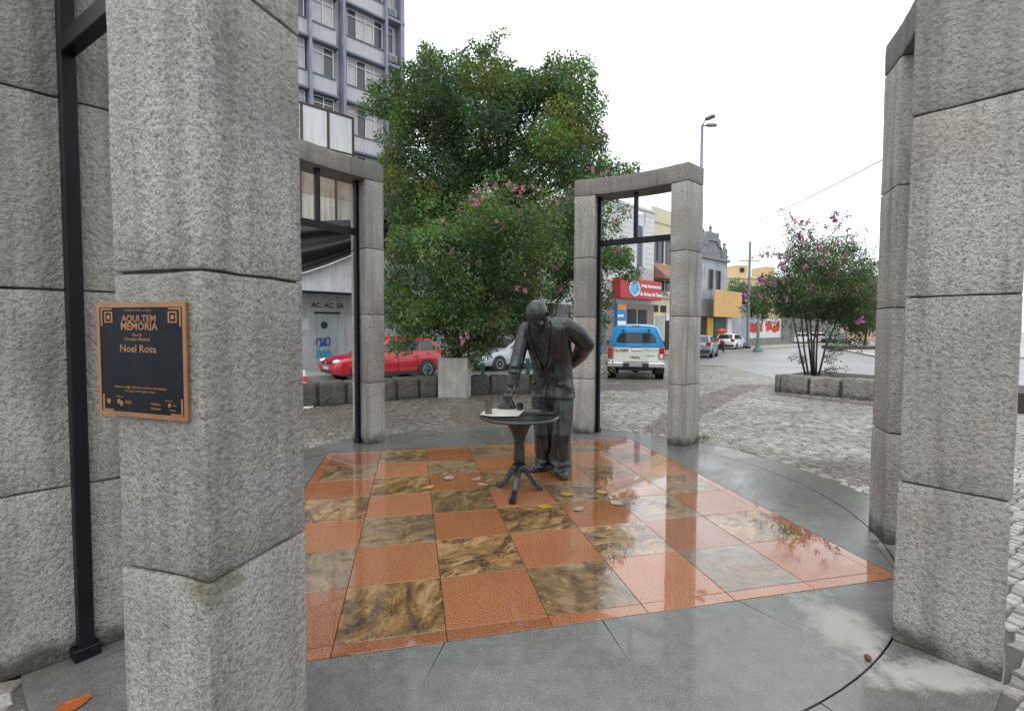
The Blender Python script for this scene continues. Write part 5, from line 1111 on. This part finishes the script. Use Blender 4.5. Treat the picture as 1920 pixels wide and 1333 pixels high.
tumbler(916, 777, .118, .030, .037, 'tall straight metal tumbler at the near left edge of the table', M_tin); tumbler(975, 770, .062, .026, .030, 'small dark bronze cup behind the pale sheet', M_brzd)
q = on_table(1020, 776); ob = MB().prism([(-.075, -.03), (.06, -.035), (.085, .0), (.05, .035), (-.06, .03)], .001, .012).build('flat_dish', M_brz, None, (q.x, q.y, TZ), (0, 0, .2), bevel=.004); tag(ob, 'flat bronze remnant near the right edge of the tabletop', 'dish')

# ------------------------------------------------------------------ bronze waiter
sroot = empty('bronze_statue', (.20, 4.79, 0), 0, 'dark bronze statue of a man in a suit leaning over the round table', 'statue'); so = Vector(sroot.location)
FD = Vector((-.48, -.877, 0)).normalized(); SD = Vector((-FD.y, FD.x, 0))      # SD: towards its left hand
if SD.x < 0: SD = -SD
def S(u, v, Y): return at(u, v, Y) - so
def body_rings():
    k = []
    for (u, v, Y, w, d, sh) in ((1037, 743, 4.79, .212, .168, 0), (1037, 728, 4.79, .203, .158, 0), (1036, 712, 4.78, .190, .146, 0), (1035, 695, 4.76, .182, .140, 0), (1033, 677, 4.72, .186, .142, 0), (1030, 655, 4.67, .200, .148, 0), (1027, 634, 4.62, .210, .148, .0), (1025, 615, 4.58, .205, .130, .0), (1024, 603, 4.56, .150, .105, 0), (1021, 596, 4.54, .08, .075, 0)):
        k.append((S(u, v, Y), w * 1.06, d * 1.05))
    return k
BR = body_rings()
def jacket_pt(h, phi, off=0.0):
    """point on the jacket: h along the rings from hem (0) to neck (1), phi round the body, 0 = front"""
    x = h * (len(BR) - 1); i = min(int(x), len(BR) - 2); f = x - i
    c = BR[i][0].lerp(BR[i + 1][0], f); w = BR[i][1] * (1 - f) + BR[i + 1][1] * f + off; d = BR[i][2] * (1 - f) + BR[i + 1][2] * f + off
    cs, sn = math.cos(phi), math.sin(phi); e = .82
    return c + FD * d * math.copysign(abs(cs) ** e, cs) + SD * w * math.copysign(abs(sn) ** e, sn)
def skel():
    b = MB(); n = 28
    rings = []
    for i in range(37):
        h = i / 36; fold = 0.006 * math.sin(9 * h * math.pi) * (1 - h)
        rings.append([jacket_pt(h, 2 * math.pi * k / n, fold * math.sin(3 * 2 * math.pi * k / n + 6 * h) + .004 * math.sin(5 * 6.28 * k / n + 11 * h)) for k in range(n)])
    v0 = len(b.v); lf = loft(rings); b.add(lf.v, lf.f)
    # hem rolled a little outwards
    def limb(pts, rs, n=14):
        P_ = []; Q = []
        for i in range(len(pts) - 1):
            for j in range(6): f = j / 6; P_.append(pts[i].lerp(pts[i + 1], f)); Q.append(rs[i] * (1 - f) + rs[i + 1] * f)
        P_.append(pts[-1]); Q.append(rs[-1])
        sm = [P_[0]] + [(P_[i - 1] + P_[i] * 2 + P_[i + 1]) / 4 for i in range(1, len(P_) - 1)] + [P_[-1]]
        b.tube(sm, Q, n)
        for p, r in ((sm[0], Q[0]), (sm[-1], Q[-1])): b.ball(p, r * .98)
        return sm
    # trousers: wide pleated legs
    for (hip, knee, ank, cuff) in (((1054, 742, 4.75), (1053, 812, 4.68), (1052, 862, 4.71), (1052, 882, 4.69)), ((1018, 746, 4.83), (1020, 812, 4.80), (1022, 858, 4.88), (1023, 874, 4.88))):
        A = [S(*hip), S(*knee), S(*ank), S(*cuff)]; n_ = 22; rr = []
        for i in range(31):
            f = i / 30 * 3; j = min(int(f), 2); p = A[j].lerp(A[j + 1], f - j); w = [.116, .107, .098, .103][j] * (1 - f + j) + [.107, .098, .103, .100][j] * (f - j); g = .005 + .009 * max(0, f - 1.6)
            rr.append([p + (FD * .98 * math.cos(a) + SD * .96 * math.sin(a)) * (w + g * math.sin(4 * a + 3 * f) + .009 * math.exp(-((a - .1) % 6.28) ** 2 * 9) + .006 * math.sin(9 * f) * (f > 1.7)) for a in [2 * math.pi * k / n_ for k in range(n_)]])
        lf = loft(rr); b.add(lf.v, lf.f)
    b.ball(S(1036, 745, 4.79), (.168, .135, .10))
    # shoes
    for (heel, toe) in (((1052, 886, 4.76), (1057, 889, 4.60)), ((1025, 877, 4.94), (1004, 879, 4.84))):
        a, c = S(*heel), S(*toe); a.z = c.z = .043; d = (c - a).normalized(); m = Matrix(((d.x, -d.y, 0), (d.y, d.x, 0), (0, 0, 1)))
        b.ball((a + c) / 2 + Vector((0, 0, -.004)), (.145, .052, .042), m, 16, 10); b.ball(a + d * .035 + Vector((0, 0, .012)), (.07, .048, .055), m); b.ball(c + Vector((0, 0, -.002)), (.062, .054, .040), m); sh = (a + c) / 2; b.prism([(sh + d * x + Vector((-d.y, d.x, 0)) * y)[:2] for x, y in ((-.135, -.04), (.09, -.052), (.145, -.02), (.145, .02), (.09, .052), (-.135, .04))], 0.002, .03)
    # arms: the far one reaches down to the table, the near one bends behind the back
    limb([S(986, 618, 4.66), S(975, 655, 4.58), S(966, 693, 4.50), S(961, 722, 4.47)], [.078, .068, .061, .052])
    for v, r in ((697, .064), (706, .060), (686, .067)): b.ball(S(966 - (v - 690) * .15, v, 4.49), (r, r, .020))
    b.ball(S(988, 617, 4.66), (.080, .085, .072)); b.ball(S(1000, 611, 4.62), (.085, .085, .062)); b.ball(S(1010, 606, 4.59), (.08, .08, .055))
    limb([S(1060, 611, 4.51), S(1083, 625, 4.54), S(1098, 645, 4.62)], [.082, .086, .090]); limb([S(1098, 645, 4.64), S(1088, 664, 4.78), S(1070, 682, 4.93)], [.090, .078, .060])
    b.ball(S(1058, 607, 4.52), (.085, .08, .058)); b.ball(S(1044, 603, 4.54), (.085, .075, .045)); b.ball(S(1064, 686, 4.96), (.045, .05, .06))
    # neck and head, bent forward over the table
    hc = S(1006, 590, 4.44); ax = (Vector((0, 0, 1)) * .70 + FD * .72).normalized(); fw = (FD * .70 - Vector((0, 0, 1)) * .72).normalized(); sd = ax.cross(fw).normalized()
    M3 = Matrix((sd, fw, ax)).transposed()
    HS = 1.17
    def H(s, f, u): return hc + (sd * s + fw * f + ax * u) * HS
    b.tube([S(1022, 603, 4.56), S(1016, 598, 4.51), H(0, -.03, -.07)], [.068, .062, .060], 14)
    b.ball(H(0, -.012, .018), (.082 * HS, .102 * HS, .092 * HS), M3, 20, 14); b.ball(H(0, .028, -.052), (.063 * HS, .070 * HS, .080 * HS), M3, 18, 12); b.ball(H(0, .070, -.108), (.034 * HS, .030 * HS, .026 * HS), M3)
    b.ball(H(0, .074, .002), (.056 * HS, .020 * HS, .013 * HS), M3)                                  # brow
    b.tube([H(0, .096, .0), H(0, .116, -.035), H(0, .108, -.048)], [.010, .016, .012], 8); b.ball(H(.014, .100, -.046), .010); b.ball(H(-.014, .100, -.046), .010)
    for s in (1, -1):
        b.ball(H(s * .030, .088, -.014), (.014 * HS, .010 * HS, .009 * HS), M3); b.ball(H(s * .046, .066, -.036), (.026 * HS, .026 * HS, .022 * HS), M3)
        b.tube([H(s * .080, -.008, .012), H(s * .092, -.022, .010), H(s * .092, -.024, -.020), H(s * .082, -.006, -.034)], [.010, .012, .011, .009], 8)
    b.ball(H(0, .094, -.074), (.026 * HS, .011 * HS, .007 * HS), M3); b.ball(H(0, .092, -.087), (.022 * HS, .011 * HS, .008 * HS), M3)
    # right hand: palm, thumb and four unequal curled fingers closing on the folded cloth
    wr = S(960, 725, 4.47); kn = S(955, 738, 4.44); d = (kn - wr).normalized(); s_ = SD.copy(); n_ = d.cross(s_).normalized()
    if n_.dot(FD) < 0: n_ = -n_
    b.tube([wr - d * .02, wr + d * .02, kn - d * .005], [.036, .036, .038], 12); b.ball((wr + kn) / 2 + d * .01, .040)
    for i, (o_, L) in enumerate(((-.040, .060), (-.014, .068), (.013, .065), (.038, .052))):
        r_ = (.0125, .013, .0125, .011)[i]; a = kn + s_ * o_ * .9; b.tube([a - d * .02, a + d * .012 + n_ * .008, a + d * (L * .55) + n_ * .012 + s_ * o_ * .12, a + d * (L * .95) - n_ * .014 + s_ * o_ * .12], [r_, r_ * 1.08, r_, r_ * .8], 8)
        b.ball(a + d * .010 + n_ * .008, r_ * 1.2); b.ball(a + d * (L * .95) - n_ * .014 + s_ * o_ * .12, r_ * .8)
    a = wr + s_ * .030 + n_ * .01; b.tube([a, a + s_ * .028 + d * .028 + n_ * .012, a + s_ * .030 + d * .062 + n_ * .012], [.016, .0145, .011], 8); b.ball(a + s_ * .030 + d * .062 + n_ * .012, .011)
    return b
sk = skel(); ob = sk.build('body', M_brz, None)
md = ob.modifiers.new('remesh', 'REMESH'); md.mode = 'VOXEL'; md.voxel_size = .0075; md.use_smooth_shade = True
ms = ob.modifiers.new('smooth', 'SMOOTH'); ms.factor = .5; ms.iterations = 2
me = bpy.data.meshes.new_from_object(ob.evaluated_get(bpy.context.evaluated_depsgraph_get())); bpy.data.objects.remove(ob)
me.materials.clear(); me.materials.append(M_brz); link('body', me, sroot)
def sheetmesh(grid, th, name, m):
    nu, nv = len(grid), len(grid[0]); b = MB(); c = sum((p for r in grid for p in r), Vector()) / (nu * nv); vs = []
    for r in grid:
        for p in r: vs.append(p)
    cen = BR[5][0]
    for r in grid:
        for p in r: q = (cen - p); q.z = 0; vs.append(p + q.normalized() * th)
    N = nu * nv; fs = []
    for i in range(nu - 1):
        for j in range(nv - 1):
            a, b1, c1, d = i * nv + j, (i + 1) * nv + j, (i + 1) * nv + j + 1, i * nv + j + 1; fs += [(a, b1, c1, d), (N + a, N + d, N + c1, N + b1)]
    edge = [i * nv for i in range(nu)] + [(nu - 1) * nv + j for j in range(1, nv)] + [i * nv + nv - 1 for i in range(nu - 2, -1, -1)] + [j for j in range(nv - 2, 0, -1)]
    for i in range(len(edge)): p, q = edge[i], edge[(i + 1) % len(edge)]; fs.append((p, q, N + q, N + p))
    return b.add(vs, fs).build(name, m, sroot, smooth=True)
def lap(sg):
    g = []
    for i in range(15):
        f = i / 14; h = .90 - .55 * f; inner = (.42 * (1 - f ** 2) + .05) * sg; outer = inner + sg * (.16 + .46 * math.sin(math.pi * min(1, f * .80 + .12)) * (1 - f * .55)) * (1 if i < 14 else .3)
        g.append([jacket_pt(h, inner + (outer - inner) * j / 4, .016 + .006 * math.sin(math.pi * j / 4)) for j in range(5)])
    return sheetmesh(g, .022, 'lapel', M_brz)
lap(1); lap(-1)
g = []
for i in range(13):
    f = i / 12; h = .95 - .56 * f; w = .50 * (1 - f ** 2) + .06; g.append([jacket_pt(h, -w + 2 * w * j / 6, .008) for j in range(7)])
sheetmesh(g, .02, 'shirt_front', M_brzd)
g = []
for i in range(12):
    f = i / 11; h = .37 - .37 * f; g.append([jacket_pt(h, .03 - .10 * f ** 2 + x, .010) for x in (0, .035, .07)])
sheetmesh(g, .02, 'jacket_edge', M_brz)
for sg in (1, -1):
    g = [[jacket_pt(.17 + .045 * i, sg * (.55 + .42 * j / 4), .011) for j in range(5)] for i in range(2)]; sheetmesh(g, .02, 'pocket_flap', M_brz)
for h in (.30, .22): MB().ball(jacket_pt(h, -.02, .016), .010).build('button', M_brzd, sroot, smooth=True)
# what the hand presses on the table: a folded cloth, wide at its foot and pinched on top
q0 = on_table(951, 767); cz = []
for z, w, d in ((.002, .088, .050), (.02, .086, .046), (.05, .068, .034), (.08, .048, .026), (.10, .036, .022)):
    cz.append([Vector((w * math.cos(a) * (1 + .06 * math.sin(5 * a)), d * math.sin(a) * (1 + .10 * math.sin(4 * a + 1)), z)) + Vector(((.05 - z) * -.10, 0, 0)) for a in [2 * math.pi * k / 20 for k in range(20)]])
ob = loft(cz).build('folded_cloth', M_brz, None, (q0.x, q0.y, TZ), (0, 0, .12), smooth=True); tag(ob, 'bronze folded cloth pressed onto the table by the statue hand', 'cloth')

# ------------------------------------------------------------------ plaque on the near pillar
M_cop = simple('copper_edge', (.30, .145, .068), .42, metal=.35, var=.15, scale=14); M_pbk = simple('dark_blue_plaque_face', (.006, .008, .013), .5, var=.3, scale=9, spec=.15)
a1, a0 = Vector((*PA(-105.3, R_OUT), 0)), Vector((*PA(-111.8, R_OUT), 0)); fx_ = (a1 - a0).normalized(); fn = Vector((fx_.y, -fx_.x, 0))
if fn.dot(a0 - Vector((CX, CY, 0))) < 0: fn = -fn
def on_face(u, v):
    d = (u - PX) / FPX * RT + (PY - v) / FPX * UP + FW; o_ = Vector((0, 0, CAMZ)); k = (a0 + fn * .007 - o_).dot(fn) / d.dot(fn); return o_ + d * k
PO = .006
c4 = [on_face(183, 569), on_face(350, 566), on_face(353, 788), on_face(187, 778)]
wd_ = ((c4[1] - c4[0]).dot(fx_) + (c4[2] - c4[3]).dot(fx_)) / 2; ht = (c4[0].z - c4[3].z + c4[1].z - c4[2].z) / 2; cc = sum(c4, Vector()) / 4
t = empty('plaque', cc, math.atan2(fx_.y, fx_.x), 'dark memorial plaque with copper border and lettering on the near pillar', 'plaque')
# local: x right, z up, street at -y
hw, hh = wd_ / 2, ht / 2; e = .030 * wd_ * 1.2
P('plate', M_pbk, t, (-hw + e * .6, hw - e * .6, -.001, .006, -hh + e * .6, hh - e * .6))
for bx in ((-hw, hw, -.0025, .0058, hh - e, hh), (-hw, hw, -.0025, .0058, -hh, -hh + e), (-hw, -hw + e, -.0025, .0058, -hh + e, hh - e), (hw - e, hw, -.0025, .0058, -hh + e, hh - e)): P('frame', M_cop, t, bx)
px = wd_ / 167.0; pz = ht / 214.0; Y1 = -.0022
def pm(name, *bx): return P(name, M_cop, t, *[(x0 * px, x1 * px, Y1, -.0008, z0 * pz, z1 * pz) for x0, x1, z0, z1 in bx])
Hh = 107.0
for s in (-1, 1):
    r_ = lambda x0, x1: (min(s * x0, s * x1), max(s * x0, s * x1))
    pm('corner_mark', (*r_(53, 75), Hh - 13, Hh - 10), (*r_(72, 75), Hh - 44, Hh - 13)); pm('corner_square', (*r_(52, 68), Hh - 19, Hh - 16.5), (*r_(52, 68), Hh - 37, Hh - 34.5), (*r_(65.5, 68), Hh - 34.5, Hh - 19), (*r_(52, 54.5), Hh - 34.5, Hh - 19), (*r_(57, 63), Hh - 30.5, Hh - 23))
    pm('corner_mark', (*r_(54, 75), -Hh + 9, -Hh + 12), (*r_(72, 75), -Hh + 12, -Hh + 40))
def pt(txt, size, x, z, bold=0.0): link('lettering', text_mesh(txt, size * pz, M_cop, bold * pz, .0004), t, (x * px, Y1 + .0008, z * pz), (math.pi / 2, 0, 0)).scale = (1.14, 1, 1)
pt('Prefeitura do Rio apresenta', 5.6, -3, Hh - 14); pt('AQUI TEM', 17.5, -2, Hh - 30, .30); pt('MEMÓRIA', 19.5, -2, Hh - 44.5, .45); pt('Placa 06', 7, -6, Hh - 60, .05); pt('Circuito Musical', 9.0, -6, Hh - 68, .10); pt('Noel Rosa', 20, -5, Hh - 86, .30)
pt('Acesse o código QR para conhecer essa história', 6.2, -3, -Hh + 56, .06); pt('Portuguese and English version', 5.6, -3, -Hh + 49, .05); pt('Realização', 4.4, -42, -Hh + 37); pt('Patrocínio', 4.4, 50, -Hh + 35)
for x, z, s_ in ((-64, 27, 3.6), (-44, 28, 3.4), (-39, 24, 3.4), (51, 27, 2.8)): MB().lathe([(s_ * px, 0), (s_ * px, .0008)], 16).build('emblem', M_cop, t, (x * px, Y1 + .0012, z * pz - ht / 2), (math.pi / 2, 0, 0))
pt('RIO', 9, -25, -Hh + 27, .1); pt('MultiRio', 6.5, 26, -Hh + 27); pt('Instituto', 6.5, 26, -Hh + 19, .1); pt('RIO', 5, 60, -Hh + 27); pt('Cultura', 5, 56, -Hh + 18)
